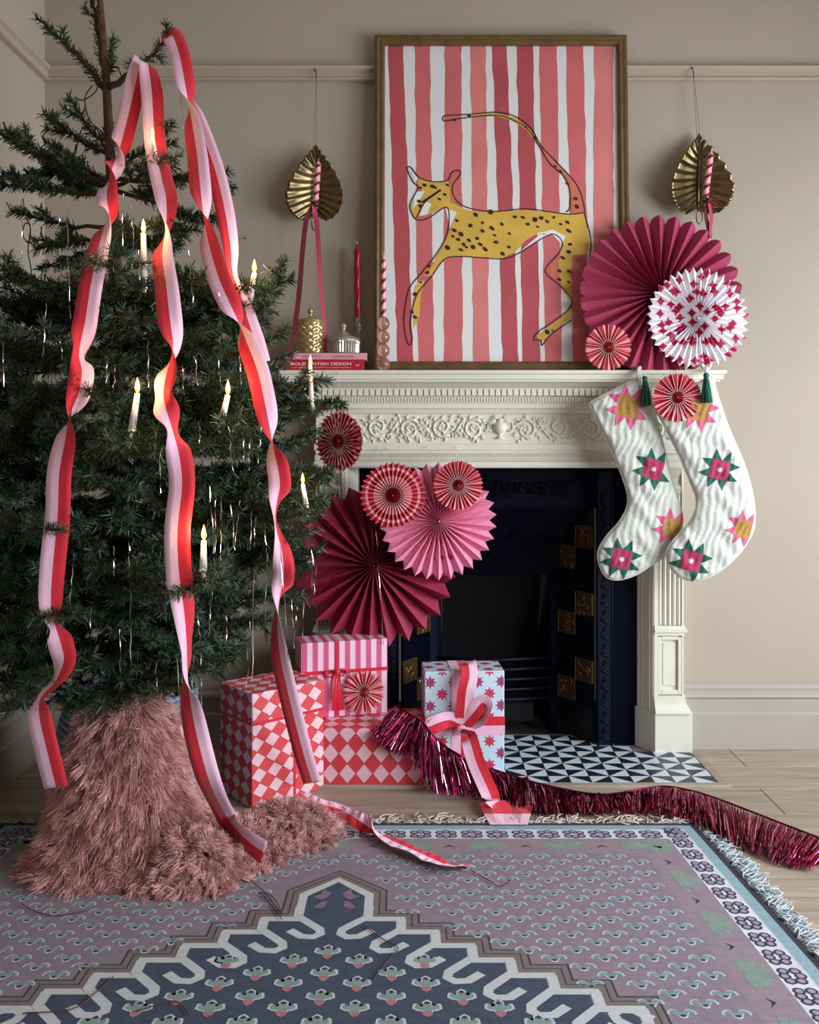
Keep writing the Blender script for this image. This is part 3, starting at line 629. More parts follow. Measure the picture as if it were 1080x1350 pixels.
# ------------------------------------------------------------------ pleated paper fans
def fan(px, py, Y, Rpx, n, mats, edge, rings, colour, label, yaw=0, pitch=0, rot=0, wfac=1.22, string=None, tipd=.12, lines=None):
    c = P(px, py, Y); Rr = Rpx*(CD+Y)/F; r = root('paper_fan', label, 'paper fan', tuple(c), group='pleated paper fans')
    E = Matrix.Rotation(yaw, 3, 'Z') @ Matrix.Rotation(pitch, 3, 'X')
    w = wfac*PI*Rr/n; K = {'scallop': 6, 'point': 1, 'plain': 1, 'tooth': 2}[edge]
    g = G(); L_ = []; na = 2*n*K
    td_ = {'scallop': .09, 'plain': .02}.get(edge, tipd)
    fr = [.03]+[i/(rings-1)*(1-td_-.004) for i in range(1, rings)]+[1]
    for q_ in fr:
        row = []
        for j in range(na):
            a = 2*PI*j/na+rot; tri = abs((j/K) % 2-1)       # 1 at a valley, 0 at a ridge
            if edge == 'scallop': er = 1-.085*(1-math.sqrt(max(0, 1-tri**2.2)))
            else: er = 1-td_*(j % 2 == 0)
            rr = Rr*(er if q_ == 1 else q_)
            amp = .5*math.sqrt(max(0, w*w-(PI*rr/n)**2)); s = 1-2*tri
            p = E @ Vector((rr*math.cos(a), -amp*s, rr*math.sin(a))); row.append(c+p)
        L_.append(row)
    g.loft(L_, closed=True)
    for i in range(len(fr)-1):
        for j in range(na): g.m[i*na+j] = colour((fr[i]+fr[i+1])/2, j//K, n)
    g.make('pleated_disc', mats, r)
    h = G(); h.lathe([(.001, -.002), (.003, -.0015), (.0035, 0), (.003, .0015), (.001, .002)], c+E @ Vector((0, -w*.5, 0)), 10, axis=(0, 1, 0)); h.make('hub', mats[0], r, smooth=True)
    if lines is not None:
        ln_ = G()
        for k in range(n):
            a = 2*PI*(2*k+1)/(2*n)+rot; pts_ = []
            for q_ in (.24, .45, .7, .985):
                rr = Rr*q_; am = .5*math.sqrt(max(0, w*w-(PI*rr/n)**2)); pts_.append(c+E @ Vector((rr*math.cos(a), -am-.0002, rr*math.sin(a))))
            ln_.tube(pts_, .0006, 4, cap=False)
        ln_.make('fold_edges', mats[lines], r, kind='stuff')
    if string:
        t = P(*string[:2], string[2]); G().tube([c+Vector((0, 0, Rr*.98)), t], .0006, 4).make('hanging_string', m_stringw, r)
        G().tube([t+Vector((-.004, -.001, 0)), t+Vector((0, -.003, .003)), t+Vector((.004, -.001, 0))], .0012, 4).make('pin', m_stringw, r)
    return r
def paper(name, rgb, **k): return M(name, rgb, .7, var=.03, vscale=10, bump=.03, bscale=80, **k)
pm = paper('magenta_paper', (160, 48, 84)); pp_ = paper('pink_paper', (232, 140, 172)); pr_ = paper('red_paper', (186, 22, 44)); pk = paper('rose_paper', (236, 152, 160)); pw = paper('white_paper', (238, 226, 228)); pe = paper('cream_edge', (240, 214, 204)); pmd = paper('deep_magenta_paper', (150, 28, 64))
edgec = lambda f, a, b: b if f > .93 else a
fan(871, 389, -.135, 107, 30, [pm], 'scallop', 8, lambda f, j, n: 0, 'big magenta paper fan with scalloped edge on the mantel', pitch=-.10, wfac=1.35)
# star-printed fan: red stars on white paper
m_sp = bpy.data.materials.new('star_print_paper'); m_sp.use_nodes = True; nt = m_sp.node_tree; bs = nt.nodes['Principled BSDF']; bs.inputs['Roughness'].default_value = .7
tc = nt.nodes.new('ShaderNodeTexCoord'); mp = nt.nodes.new('ShaderNodeMapping'); mp.inputs['Rotation'].default_value = (-PI/2, 0, 0); vo = nt.nodes.new('ShaderNodeTexVoronoi'); vo.voronoi_dimensions = '2D'; vo.inputs['Scale'].default_value = 29; vo.inputs['Randomness'].default_value = 1; vo.distance = 'MINKOWSKI'; vo.inputs['Exponent'].default_value = .62
cr = nt.nodes.new('ShaderNodeValToRGB'); cr.color_ramp.interpolation = 'CONSTANT'; cr.color_ramp.elements[0].color = (*lin((186, 34, 84)), 1); cr.color_ramp.elements[1].position = .55; cr.color_ramp.elements[1].color = (*lin((236, 230, 236)), 1)
L = nt.links.new; L(tc.outputs['Object'], mp.inputs[0]); L(mp.outputs[0], vo.inputs['Vector']); L(vo.outputs['Distance'], cr.inputs[0]); L(cr.outputs[0], bs.inputs['Base Color'])
fan(920, 420, -.172, 68, 40, [m_sp], 'point', 4, lambda f, j, n: 0, 'white paper fan printed with small red stars', pitch=-.05, tipd=.10)
strp = lambda f, j, n: (0 if j % 2 else 1)
fan(802, 458, -.176, 31, 26, [pr_, pk, pe], 'tooth', 5, lambda f, j, n: (0 if (j % 4 < 2) else 1), 'small red and pink pinwheel fan standing on the mantel edge', lines=2, tipd=.10)
fan(893, 524, -.262, 33, 26, [pr_, pk, pw], 'tooth', 5, lambda f, j, n: (1 if j % 4 == 1 else 0), 'small red and white striped fan hung between the stockings', lines=2, tipd=.10, string=(893, 489, -.182))
fan(447, 582, -.205, 41, 34, [pr_, pk, pe], 'point', 7, lambda f, j, n: (1 if (int(f*7)+(j//2)) % 2 and f > .25 and (j*7+int(f*9)*5) % 5 < 3 else 0), 'red and pink mottled fan hanging at the left mantel corner', lines=2, yaw=-.62, tipd=.09, string=(447, 492, -.181))
fan(518, 653, -.235, 44, 34, [pr_, pk, pe], 'point', 12, lambda f, j, n: (1 if (.36 < f < .58 or .74 < f < .86) else 0), 'round fan of concentric red and pink rings', lines=2, tipd=.08, string=(512, 592, -.083))
fan(604, 640, -.240, 33, 34, [pr_, pk, pe], 'point', 5, lambda f, j, n: (1 if j % 4 == 1 else 0), 'small red and rose fan at the top of the fireplace opening', lines=2, tipd=.06, string=(602, 590, -.083))
fan(578, 687, -.190, 78, 30, [pp_], 'point', 4, lambda f, j, n: 0, 'pale pink pointed paper fan before the fireplace opening', yaw=.12, tipd=.11, wfac=1.3, string=(563, 590, -.083))
fan(494, 745, -.150, 108, 25, [pmd], 'point', 4, lambda f, j, n: 0, 'largest crimson pointed paper fan leaning above the presents', yaw=-.1, tipd=.12, wfac=1.3, string=(499, 592, -.083))

# ------------------------------------------------------------------ quilted stockings
m_quilt = M('quilted_cotton', (204, 206, 197), .9, var=.03, bump=.35, bscale=60, sheen=.2)
m_pkc = M('pink_cotton', (170, 50, 90), .9, var=.1, vscale=60, bump=.3, bscale=120); m_pkl = M('bright_pink_cotton', (218, 92, 134), .9, var=.1, vscale=60); m_gold = M('mustard_cotton', (172, 132, 66), .9, var=.12, vscale=60, bump=.3, bscale=120); m_cream = M('cream_cotton', (244, 232, 210), .9)
def stocking(outline, Y, stars, label, loop, tassel):
    zq_ = lambda x, y: P(740+x/3.857, 470+y/3.857, Y)
    pts = [np.array([p[0], p[1]]) for p in spline(outline+[outline[0]], 6)[:-1]]
    k = (CD+Y)/F/3.857
    poly = np.array(pts); x0, y0 = poly.min(0); x1, y1 = poly.max(0)
    def inside(px, py):
        c = False; j = len(poly)-1
        for i in range(len(poly)):
            if (poly[i][1] > py) != (poly[j][1] > py) and px < (poly[j][0]-poly[i][0])*(py-poly[i][1])/(poly[j][1]-poly[i][1])+poly[i][0]: c = not c
            j = i
        return c
    A_ = poly; B_ = np.roll(poly, -1, 0)
    def dist(px, py):
        ap = np.array((px, py))-A_; ab = B_-A_; t = np.clip((ap*ab).sum(1)/((ab*ab).sum(1)+1e-9), 0, 1); return math.sqrt((((ap-ab*t[:, None])**2).sum(1)).min())
    def hgt(px, py, d=None):
        d = dist(px, py) if d is None else d
        e = min(1, d/95); wv = math.sin((px*.94+py*.20)*.185+1.7*math.sin(py*.021+px*.008)+.9*math.sin(py*.047+px*.01))
        wv2 = math.sin((px*.5-py*.86)*.05+1.3*math.sin(px*.03))
        return .017*math.sqrt(max(0, 1-(1-e)**2))+(.0012*wv+.0028*wv2)*min(1, d/22)
    vs = [Vector(p) for p in pts]; n = len(vs); ed = [(i, (i+1) % n) for i in range(n)]
    st = 7.5; y = y0+st/2
    while y < y1:
        x = x0+st/2+(0 if int((y-y0)/st) % 2 else st/2)
        while x < x1:
            if inside(x, y) and dist(x, y) > 6: vs.append(Vector((x, y)))
            x += st
        y += st
    cv, ce, cf, *_ = delaunay_2d_cdt(vs, ed, [], 1, 1e-5)
    c0 = zq_((outline[0][0]+outline[1][0])/2, outline[0][1])
    r = root('stocking', label, 'stocking', tuple(c0))
    g = G(); H = [hgt(v.x, v.y) for v in cv]
    g.add([zq_(v.x, v.y)+Vector((0, -h-.002, 0)) for v, h in zip(cv, H)], cf)
    g.add([zq_(v.x, v.y)+Vector((0, h*.5, 0)) for v, h in zip(cv, H)], [tuple(reversed(f)) for f in cf])
    nn = len(cv); rimi = [next(i for i, v in enumerate(cv) if (v-p).length < .01) for p in vs[:n]]
    g.f += [(rimi[i], rimi[(i+1) % n], nn+rimi[(i+1) % n], nn+rimi[i]) for i in range(n)]; g.m += [0]*n
    g.make('quilted_body', m_quilt, r, smooth=True)
    G().tube([zq_(*p)+Vector((0, -.001, 0)) for p in pts]+[zq_(*pts[0])+Vector((0, -.001, 0))], .0022, 5).make('piping', m_quilt, r, smooth=True)
    def patch(name, poly_, mat, off, par):
        g = G(); m_ = len(poly_); cx = sum(p[0] for p in poly_)/m_; cy = sum(p[1] for p in poly_)/m_; rings = 12; V = []
        for q_ in range(1, rings+1):
            for s in range(m_*8):
                a = poly_[s//8]; b = poly_[(s//8+1) % m_]; t = (s % 8)/8; ex = a[0]+(b[0]-a[0])*t; ey = a[1]+(b[1]-a[1])*t
                V.append((cx+(ex-cx)*q_/rings, cy+(ey-cy)*q_/rings))
        V = [(cx, cy)]+V; k_ = m_*8
        F_ = [(0, 1+s, 1+(s+1) % k_) for s in range(k_)]+[(1+(q_-1)*k_+s, 1+q_*k_+s, 1+q_*k_+(s+1) % k_, 1+(q_-1)*k_+(s+1) % k_) for q_ in range(1, rings) for s in range(k_)]
        g.add([zq_(x, y)+Vector((0, -(hgt(x, y) if inside(x, y) else 0)-.002-off, 0)) for x, y in V], F_)
        return g.make(name, mat, par, smooth=True)
    for (cx, cy, Rs, rot, kind) in stars:
        pc, tc_ = (m_pkc, m_green) if kind == 0 else (m_gold, m_pkl)
        hsz = Rs*.47; sq = [(cx+hsz*1.414*math.cos(rot+PI/4+k*PI/2), cy+hsz*1.414*math.sin(rot+PI/4+k*PI/2)) for k in range(4)]
        so = patch('star_centre', sq, pc, .0016, r)
        for k in range(4):
            a, b = sq[k], sq[(k+1) % 4]; mx, my = (a[0]+b[0])/2, (a[1]+b[1])/2; nx, ny = mx-cx, my-cy; l = math.hypot(nx, ny); nx, ny = nx/l, ny/l
            for (p, q_) in ((a, (mx, my)), ((mx, my), b)):
                f_ = (a if p == a else b); tx = (f_[0]*.78+mx*.22)+nx*(Rs-hsz)*.98; ty = (f_[1]*.78+my*.22)+ny*(Rs-hsz)*.98
                if inside(tx, ty) or dist(tx, ty) < 8: patch('star_point', [p, q_, (tx, ty)], tc_, .0014, so)
        sm_ = [(cx+(Rs*.17 if j % 2 else Rs*.07)*math.cos(rot+j*PI/8), cy+(Rs*.17 if j % 2 else Rs*.07)*math.sin(rot+j*PI/8)) for j in range(16)]
        if kind == 0: patch('star_heart', sm_, m_cream, .0024, so)
    lx, ly = loop; p = P(lx, ly, Y-.006)
    g = G(); ribbon(g, [(*P(lx-2, ly+14, Y-.012), 0), (*P(lx-3, ly, Y-.008), 0), (*(P(lx-2, 486.5, -.186)), 0), (P(lx-1, 485, -.16).x, -.16, ZS+.003, 0), (P(lx, 485, -.14).x, -.14, ZS+.002, 0)], .017); g.make('hanging_loop', m_quilt, r, smooth=True, solid=.003)
    tx, ty, th = tassel; t0 = P(tx, ty, Y-.034)
    ts = G()
    for k in range(44):
        a = R_.uniform(0, 2*PI); rr = .0115*math.sqrt(R_.random()); e = P(tx+R_.uniform(-1, 3), ty+th, Y-.034)
        ts.tube([t0+Vector((rr*.4*math.cos(a), rr*.4*math.sin(a), -.004)), (t0+e)/2+Vector((rr*math.cos(a), rr*math.sin(a), 0)), e+Vector((rr*1.3*math.cos(a), rr*1.3*math.sin(a), R_.uniform(-.004, .004)))], .0017, 4)
    to = ts.make('tassel', m_green, r, smooth=True, kind='stuff')
    G().lathe([(.002, .006), (.007, .003), (.0085, -.003), (.007, -.009), (.0075, -.013), (.006, -.016)], t0, 12).make('tassel_head', m_green, to, smooth=True)
    G().tube([t0+Vector((0, 0, .005)), P(lx, ly+6, Y-.02)], .0012, 4).make('tassel_cord', m_green, to)
o1 = [(142, 236), (210, 198), (290, 158), (370, 118), (430, 92), (448, 160), (480, 290), (522, 460), (560, 620), (600, 745), (618, 830), (598, 920), (540, 1000), (460, 1060), (380, 1110), (290, 1136), (225, 1118), (190, 1050), (188, 985), (230, 912), (295, 838), (333, 765), (335, 695), (305, 600), (255, 480), (195, 355), (158, 275)]
o2 = [(462, 250), (540, 205), (620, 165), (700, 128), (765, 102), (785, 160), (815, 255), (860, 380), (925, 530), (968, 670), (985, 790), (975, 890), (920, 985), (830, 1075), (730, 1132), (640, 1138), (565, 1090), (532, 1010), (560, 945), (625, 872), (672, 800), (684, 720), (655, 640), (600, 510), (530, 370), (485, 285)]
stocking(o1, -.197, [(335, 258, 112, .25, 1), (460, 572, 104, .3, 0), (298, 1026, 104, .2, 0), (556, 868, 96, .3, 1)], 'white quilted stocking with the yellow star at its top, nearer the fireplace', (846, 492), (850.5, 498, 36))
stocking(o2, -.240, [(690, 275, 104, .25, 1), (795, 575, 102, .25, 0), (652, 1036, 106, .25, 0), (918, 872, 90, .3, 1)], 'white quilted stocking hanging rightmost at the mantel end', (936, 490), (931, 494, 36))
# ------------------------------------------------------------------ patterned paper for the presents
def uvmat(name, build, rough=.45):
    m = bpy.data.materials.new(name); m.use_nodes = True; nt = m.node_tree; b = nt.nodes['Principled BSDF']; b.inputs['Roughness'].default_value = rough
    uv = nt.nodes.new('ShaderNodeUVMap'); sp = nt.nodes.new('ShaderNodeSeparateXYZ'); nt.links.new(uv.outputs[0], sp.inputs[0])
    def mt(op, a, b=None, c=None):
        n = nt.nodes.new('ShaderNodeMath'); n.operation = op
        for i, v in enumerate((a, b, c)):
            if v is None: continue
            if isinstance(v, (int, float)): n.inputs[i].default_value = v
            else: nt.links.new(v, n.inputs[i])
        return n.outputs[0]
    def mix(f, c1, c2):
        n = nt.nodes.new('ShaderNodeMix'); n.data_type = 'RGBA'; nt.links.new(f, n.inputs[0])
        for i, c in ((6, c1), (7, c2)):
            if isinstance(c, tuple): n.inputs[i].default_value = (*lin(c), 1)
            else: nt.links.new(c, n.inputs[i])
        return n.outputs[2]
    nt.links.new(build(mt, mix, sp.outputs[0], sp.outputs[1]), b.inputs['Base Color'])
    n = nt.nodes.new('ShaderNodeTexNoise'); n.inputs['Scale'].default_value = 9; bp = nt.nodes.new('ShaderNodeBump'); bp.inputs['Strength'].default_value = .25; bp.inputs['Distance'].default_value = .02
    tcx = nt.nodes.new('ShaderNodeTexCoord'); nt.links.new(tcx.outputs['Object'], n.inputs['Vector']); nt.links.new(n.outputs[0], bp.inputs['Height']); nt.links.new(bp.outputs[0], b.inputs['Normal'])
    return m
def harl(name, w, h, c1, c2, cl, lw=.05, rot=0):
    def build(mt, mix, u, v):
        if rot:
            c, s = math.cos(rot), math.sin(rot); u, v = mt('ADD', mt('MULTIPLY', u, c), mt('MULTIPLY', v, s)), mt('SUBTRACT', mt('MULTIPLY', v, c), mt('MULTIPLY', u, s))
        x, y = mt('DIVIDE', u, w), mt('DIVIDE', v, h); a, b = mt('ADD', x, y), mt('SUBTRACT', x, y)
        ck = mt('PINGPONG', mt('ADD', mt('FLOOR', a), mt('FLOOR', b)), 1)
        ln = mt('MAXIMUM', mt('GREATER_THAN', mt('PINGPONG', mt('ADD', a, .5), .5), .5-lw), mt('GREATER_THAN', mt('PINGPONG', mt('ADD', b, .5), .5), .5-lw))
        return mix(ln, mix(ck, c1, c2), cl)
    return uvmat(name, build)
def stripes(name, w, c1, c2):
    return uvmat(name, lambda mt, mix, u, v: mix(mt('LESS_THAN', mt('FRACT', mt('DIVIDE', u, w)), .5), c1, c2))
def gift(label, loc, rz, sx, sy, h, mat, name='present'):
    r = root(name, label, 'present', loc, rz); Mw = W[r.name]; g = G(); g.box(-sx/2, sx/2, -sy/2, sy/2, 0, h, mat=Mw)
    lv = [(x, y, z) for z in (0, h) for y in (-sy/2, sy/2) for x in (-sx/2, sx/2)]; uv = []
    for fi, f in enumerate(g.f):
        for i in f:
            x, y, z = lv[i]; uv.append((x, y) if fi < 2 else ((x, z-sy/2-h) if fi == 2 else ((x, z+.01) if fi == 3 else (y+.013, z-sy/2-h))))
    g.uv = uv; o = g.make('wrapped_box', mat, r, bevel=.003); return r, Mw
def band(r, Mw, sx, sy, h, axis, pos, w, mat, t=.0012, name='ribbon_band', mats2=None):
    """a ribbon band right round the box: axis 'z' level at height pos, 'x' over the top at x = pos"""
    e = t
    if axis == 'z': lp = lambda q: [(-sx/2-e, -sy/2-e, q), (sx/2+e, -sy/2-e, q), (sx/2+e, sy/2+e, q), (-sx/2-e, sy/2+e, q), (-sx/2-e, -sy/2-e, q)]
    elif axis == 'x': lp = lambda q: [(q, -sy/2-e, .0), (q, -sy/2-e, h+e), (q, sy/2+e, h+e), (q, sy/2+e, 0)]
    else: lp = lambda q: [(-sx/2-e, q, 0), (-sx/2-e, q, h+e), (sx/2+e, q, h+e), (sx/2+e, q, 0)]
    g = G(); rows = [pos-w/2, pos, pos+w/2] if mats2 else [pos-w/2, pos+w/2]
    g.loft([[Mw @ Vector(p) for p in lp(q)] for q in rows])
    if mats2: n = len(g.m)//2; g.m = [0]*n+[1]*n
    return g.make(name, mats2 or mat, r)
# tall harlequin box
C0 = PZ(332, 1067); a1 = PZ(427, 1039); v1 = (a1-C0); rz = math.atan2(v1.y, v1.x); sx, sy, h = v1.length, .178, .320
e1 = Vector((math.cos(rz), math.sin(rz), 0)); e2 = Vector((-math.sin(rz), math.cos(rz), 0)); cc = C0+e1*sx/2+e2*sy/2
mh1 = harl('pink_red_diamond_paper', .052, .044, (236, 196, 206), (216, 70, 72), (196, 48, 66), .03, rot=.10)
r1, M1 = gift('tall box in pink and red diamond paper beside the fur rug', tuple(cc), rz, sx, sy, h, mh1)
band(r1, M1, sx, sy, h, 'z', h*.735, .009, m_satin); band(r1, M1, sx, sy, h, 'x', .02, .009, m_satin)
kp = M1 @ Vector((.02, -sy/2-.004, h*.735))
for sgn in (-1, 1):
    g = G(); ribbon(g, [(*kp, 90), (*(kp+Vector((sgn*.012, -.005, .012))), 90), (*(kp+Vector((sgn*.025, -.004, .008))), 90), (*(kp+Vector((sgn*.012, -.002, -.002))), 90), (*kp, 90)], .009); g.make('bow_loop', m_satin, r1)
    g = G(); ribbon(g, [(*kp, 0), (*(kp+Vector((sgn*.006, -.006, -.04))), 20), (*(kp+Vector((sgn*.012, -.004, -.10))), 0)], .009); g.make('bow_tail', m_satin, r1)
# long low harlequin box
yl = PZ(500, 1038.5).y; xl0, xl1 = -.262, PZ(559.5, 1038.5).x; sx, sy, h = xl1-xl0, .215, .174
mh2 = harl('large_diamond_paper', .050, .060, (238, 190, 200), (214, 66, 74), (198, 52, 68), .025)
r2, M2 = gift('long low box in large red and pink diamond paper at the front', ((xl0+xl1)/2, yl+sy/2, 0), 0, sx, sy, h, mh2)
# striped box standing on the long box
A = P(397, 851, 0); dA = 2.895; A = Vector(((397-540)*dA/F, dA-CD, h+.0005)); rz = .27; sx3, sy3, h3 = .272, .11, .232
e1 = Vector((math.cos(rz), math.sin(rz), 0)); e2 = Vector((-math.sin(rz), math.cos(rz), 0)); cc = A+e1*sx3/2+e2*sy3/2
ms = stripes('pink_stripe_paper', .0335, (246, 206, 224), (214, 92, 134))
r3, M3 = gift('pink candy-striped box with red bow standing on the diamond box', tuple(cc), rz, sx3, sy3, h3, ms)
band(r3, M3, sx3, sy3, h3, 'z', h3*.60, .011, m_satin); band(r3, M3, sx3, sy3, h3, 'x', -.025, .013, m_satin)
kp = M3 @ Vector((-.025, -sy3/2-.006, h3*.61))
for sgn in (-1, 1):
    g = G(); ribbon(g, [(*kp, 80), (*(kp+e1*sgn*.016+Vector((0, -.008, .008))), 80), (*(kp+e1*sgn*.034+Vector((0, -.006, .0))), 80), (*(kp+e1*sgn*.020+Vector((0, -.004, -.016))), 80), (*kp, 80)], .012); g.make('bow_loop', m_satin, r3)
    g = G(); ribbon(g, [(*kp, 0), (*(kp+e1*sgn*.005+Vector((0, -.010, -.05))), 15), (*(kp+e1*(sgn*.012+.004)+Vector((0, -.010, -.118))), 0)], .017); g.make('bow_tail', m_satin, r3)
G().lathe([(.002, -.009), (.008, -.006), (.010, 0), (.008, .006), (.002, .009)], kp+Vector((0, -.004, 0)), 10).make('bow_knot', m_satin, r3, smooth=True)
yf_ = (M3 @ Vector((.055, -sy3/2, .0))).y-.022
fan(480, 912, yf_, 29, 24, [pr_, pk, pe], 'tooth', 5, lambda f, j, n: (0 if (j % 4 < 2) else 1), 'red and pink starburst fan tied on the striped present', tipd=.22, yaw=.2, lines=2)
# star box
dS = 2.895; sxs = (665-559)*dS/F; A = Vector(((560-540)*dS/F, dS-CD, .010)); rz = .06; sy4, h4 = .135, .310
e1 = Vector((math.cos(rz), math.sin(rz), 0)); e2 = Vector((-math.sin(rz), math.cos(rz), 0)); cc = A+e1*sxs/2+e2*sy4/2
m_sky = M('pale_blue_paper', (206, 226, 240), .45, var=.02, bump=.1, bscale=9)
r4, M4_ = gift('pale blue box printed with red stars and a striped ribbon bow', tuple(cc), rz, sxs, sy4, h4, m_sky)
def stars_on(fn, w, hgt, seed):
    out = {0: G(), 1: G()}; st = .0365; i0 = 0
    for i in range(-6, 7):
        for j in range(-1, 12):
            if (i+j) % 2: continue
            x, z = i*st+.004, j*st+.022; R0 = .0205
            pts = []
            for k in range(16):
                a = k*PI/8; r_ = R0*(1 if k % 2 == 0 else .52); px_, pz_ = x+r_*math.cos(a), z+r_*math.sin(a)
                pts.append((min(w/2-.002, max(-w/2+.002, px_)), min(hgt-.002, max(.002, pz_))))
            if abs(x) > w/2+.01 or z < -.01 or z > hgt+.01: continue
            if len(set(pts)) < 9: continue
            out[(j//1) % 2].add([M4_ @ Vector(fn(*p)) for p in pts], [tuple(range(16))])
    return out
m_s0 = M('star_red', (206, 54, 84), .5); m_s1 = M('star_mauve', (160, 62, 110), .5)
for fn, w, hh_ in ((lambda a, b: (a, -sy4/2-.0006, b), sxs, h4), (lambda a, b: (a, b-sy4/2, h4+.0006), sxs, sy4), (lambda a, b: (-sxs/2-.0006, a, b), sy4, h4), (lambda a, b: (sxs/2+.0006, a, b), sy4, h4)):
    o = stars_on(fn, w, hh_, 0); o[0].make('printed_stars', m_s0, r4, kind='stuff'); o[1].make('printed_stars', m_s1, r4, kind='stuff')
band(r4, M4_, sxs, sy4, h4, 'x', -.012, .058, None, mats2=[m_pink, m_red]); band(r4, M4_, sxs, sy4, h4, 'z', h4*.46, .056, None, mats2=[m_pink, m_red])
kp = M4_ @ Vector((-.012, -sy4/2-.016, h4*.46)); kpx = Vector((kp.x, kp.y, kp.z))
S8 = lambda x, y: P(500+x/5.4, 820+y/5.4, kp.y)
def rb4(name, pts, w=.050, mi=(0, 1)):
    g = G(); ribbon(g, [(*(S8(x, y)+Vector((0, dy, 0))), tw) for x, y, dy, tw in pts], w, mi); return g.make(name, [m_pink, m_red], r4, smooth=False, solid=.0006)
rb4('bow_loop', [(590, 735, 0, 20), (500, 690, -.012, 5), (420, 700, -.025, 0), (345, 725, -.03, 0), (315, 705, -.02, 70), (360, 690, -.008, 110), (450, 690, .002, 140), (570, 730, .004, 150)], .052, (0, 1))
rb4('bow_loop', [(600, 730, 0, 190), (660, 640, -.022, 185), (720, 560, -.03, 178), (745, 560, -.03, 160), (750, 610, -.02, 120), (720, 690, -.006, 120), (620, 735, .004, 140)], .050, (0, 1))
rb4('bow_loop', [(600, 730, 0, 0), (605, 600, -.022, 0), (615, 480, -.028, 0), (640, 380, -.02, -10), (640, 320, .0, -20), (630, 302, .03, -20)], .052, (0, 1))
rb4('bow_knot', [(560, 735, -.022, 80), (600, 732, -.034, 90), (650, 738, -.022, 100)], .036, (0, 0))
tl = [(*(S8(610, 745)+Vector((0, -.012, 0))), 0), (*P(619, 975, -.445), 0), (*P(628, 1005, -.475), 0), (*P(641, 1035, -.495), 8), (*P(648, 1052, -.51), 20), (*PZ(650, 1066, .02), 40)]
g = G(); ribbon(g, tl, .050, (0, 1)); g.make('bow_tail', [m_pink, m_red], r4, solid=.0006)
e0 = PZ(640, 1072, .004)
g = G(); g.loft([[PZ(632+70*t, 1059-4*math.sin(t*4), .02+.006*math.sin(t*7)) for t in np.linspace(0, 1, 6)], [PZ(638+62*t, 1073, .012+.004*math.sin(t*9)) for t in np.linspace(0, 1, 6)], [PZ(646+50*t, 1087, .010) for t in np.linspace(0, 1, 6)]]); g.m = [1]*5+[0]*5
g.make('tail_end', [m_pink, m_red], r4, solid=.0008)

# ------------------------------------------------------------------ foil fringe garland
ga = root('fringe_garland', 'metallic pink foil fringe garland trailing over presents and floor', 'garland', tuple(PZ(700, 1040)))
m_foil = M('pink_foil', (206, 74, 122), .2, 1, island=.45); m_foil2 = M('dark_foil', (120, 22, 62), .25, 1, island=.4); m_foil3 = M('pale_foil', (240, 170, 196), .18, 1, island=.2)
cord = [(*P(522, 930, -.30),), (*P(540, 942, -.345),), (*P(556, 951, -.385),), (*P(581, 979, -.40),), (*P(611, 998, -.41),), (*PZ(650, 1014, .055),), (*PZ(690, 1027, .05),), (*PZ(715, 1034, .045),), (*PZ(768, 1045, .04),), (*PZ(806, 1047, .04),), (*PZ(868, 1037, .045),), (*PZ(905, 1041, .045),), (*PZ(946, 1053, .04),), (*PZ(1037, 1088, .035),), (*PZ(1110, 1116, .035),)]
cc_ = spline(cord, 24)
G().tube(cc_, .003, 6).make('cord', m_foil2, ga, smooth=True)
ends = [(0, (492, 968, -.392)), (1, (505, 985, -.395)), (2, (540, 1000, -.402)), (2.4, (566, 1040, -.415)), (3, (590, 1046, -.43)), (4, (632, 1052, -.45))]
endf = [(5, PZ(664, 1062, .004)), (6, PZ(690, 1071, .004)), (7, PZ(725, 1076, .004)), (8, PZ(770, 1074, .006)), (9, PZ(812, 1073, .006)), (10, PZ(862, 1075, .006)), (11, PZ(905, 1082, .006)), (12, PZ(955, 1108, .006)), (13, PZ(1020, 1136, .006)), (14, PZ(1075, 1150, .006))]
keys = [(k, P(*e)) for k, e in ends]+endf
def endat(s):
    for (k0, p0), (k1, p1) in zip(keys, keys[1:]):
        if k0 <= s <= k1: return p0+(p1-p0)*((s-k0)/(k1-k0))
    return keys[-1][1]
V = []; Fq = []; MI = []
for i in range(9000):
    s = 14*R_.random(); ci = s*24; a = Vector(cc_[min(int(ci), len(cc_)-1)]); e = endat(s)
    j = Vector((R_.gauss(0, .007), R_.gauss(0, .006), 0)); e = e+j; lenf = R_.uniform(.55, 1.04); fl_ = s > 4.6
    md = (a+e)/2+Vector((R_.gauss(0, .005), R_.gauss(0, .004), (R_.uniform(.0, .035)+.012*math.sin(s*9) if fl_ else R_.uniform(-.01, .01))))
    if fl_: e.z = R_.uniform(.003, .016)
    w = R_.uniform(.0007, .0014); dv = Vector((R_.gauss(0, 1), R_.gauss(0, .5), R_.gauss(0, .5))).normalized()*w
    ts = [0, .3*lenf, .65*lenf, lenf]; n = len(V)
    for t in ts:
        p = a*(1-t)**2+md*2*t*(1-t)+e*t*t; p = Vector((p.x, p.y, max(p.z, .003)))+Vector((R_.gauss(0, .0015), R_.gauss(0, .0015), R_.gauss(0, .0012)))*(t > 0)
        V += [p-dv, p+dv]
    for k in range(3): Fq.append((n+2*k, n+2*k+1, n+2*k+3, n+2*k+2)); 
    MI += [R_.choice((0, 0, 1, 1, 2) if s > 10 else (0, 1, 1, 1, 2))]*3
big('foil_fringe', V, Fq, [m_foil, m_foil2, m_foil3], ga, MI, kind='stuff')

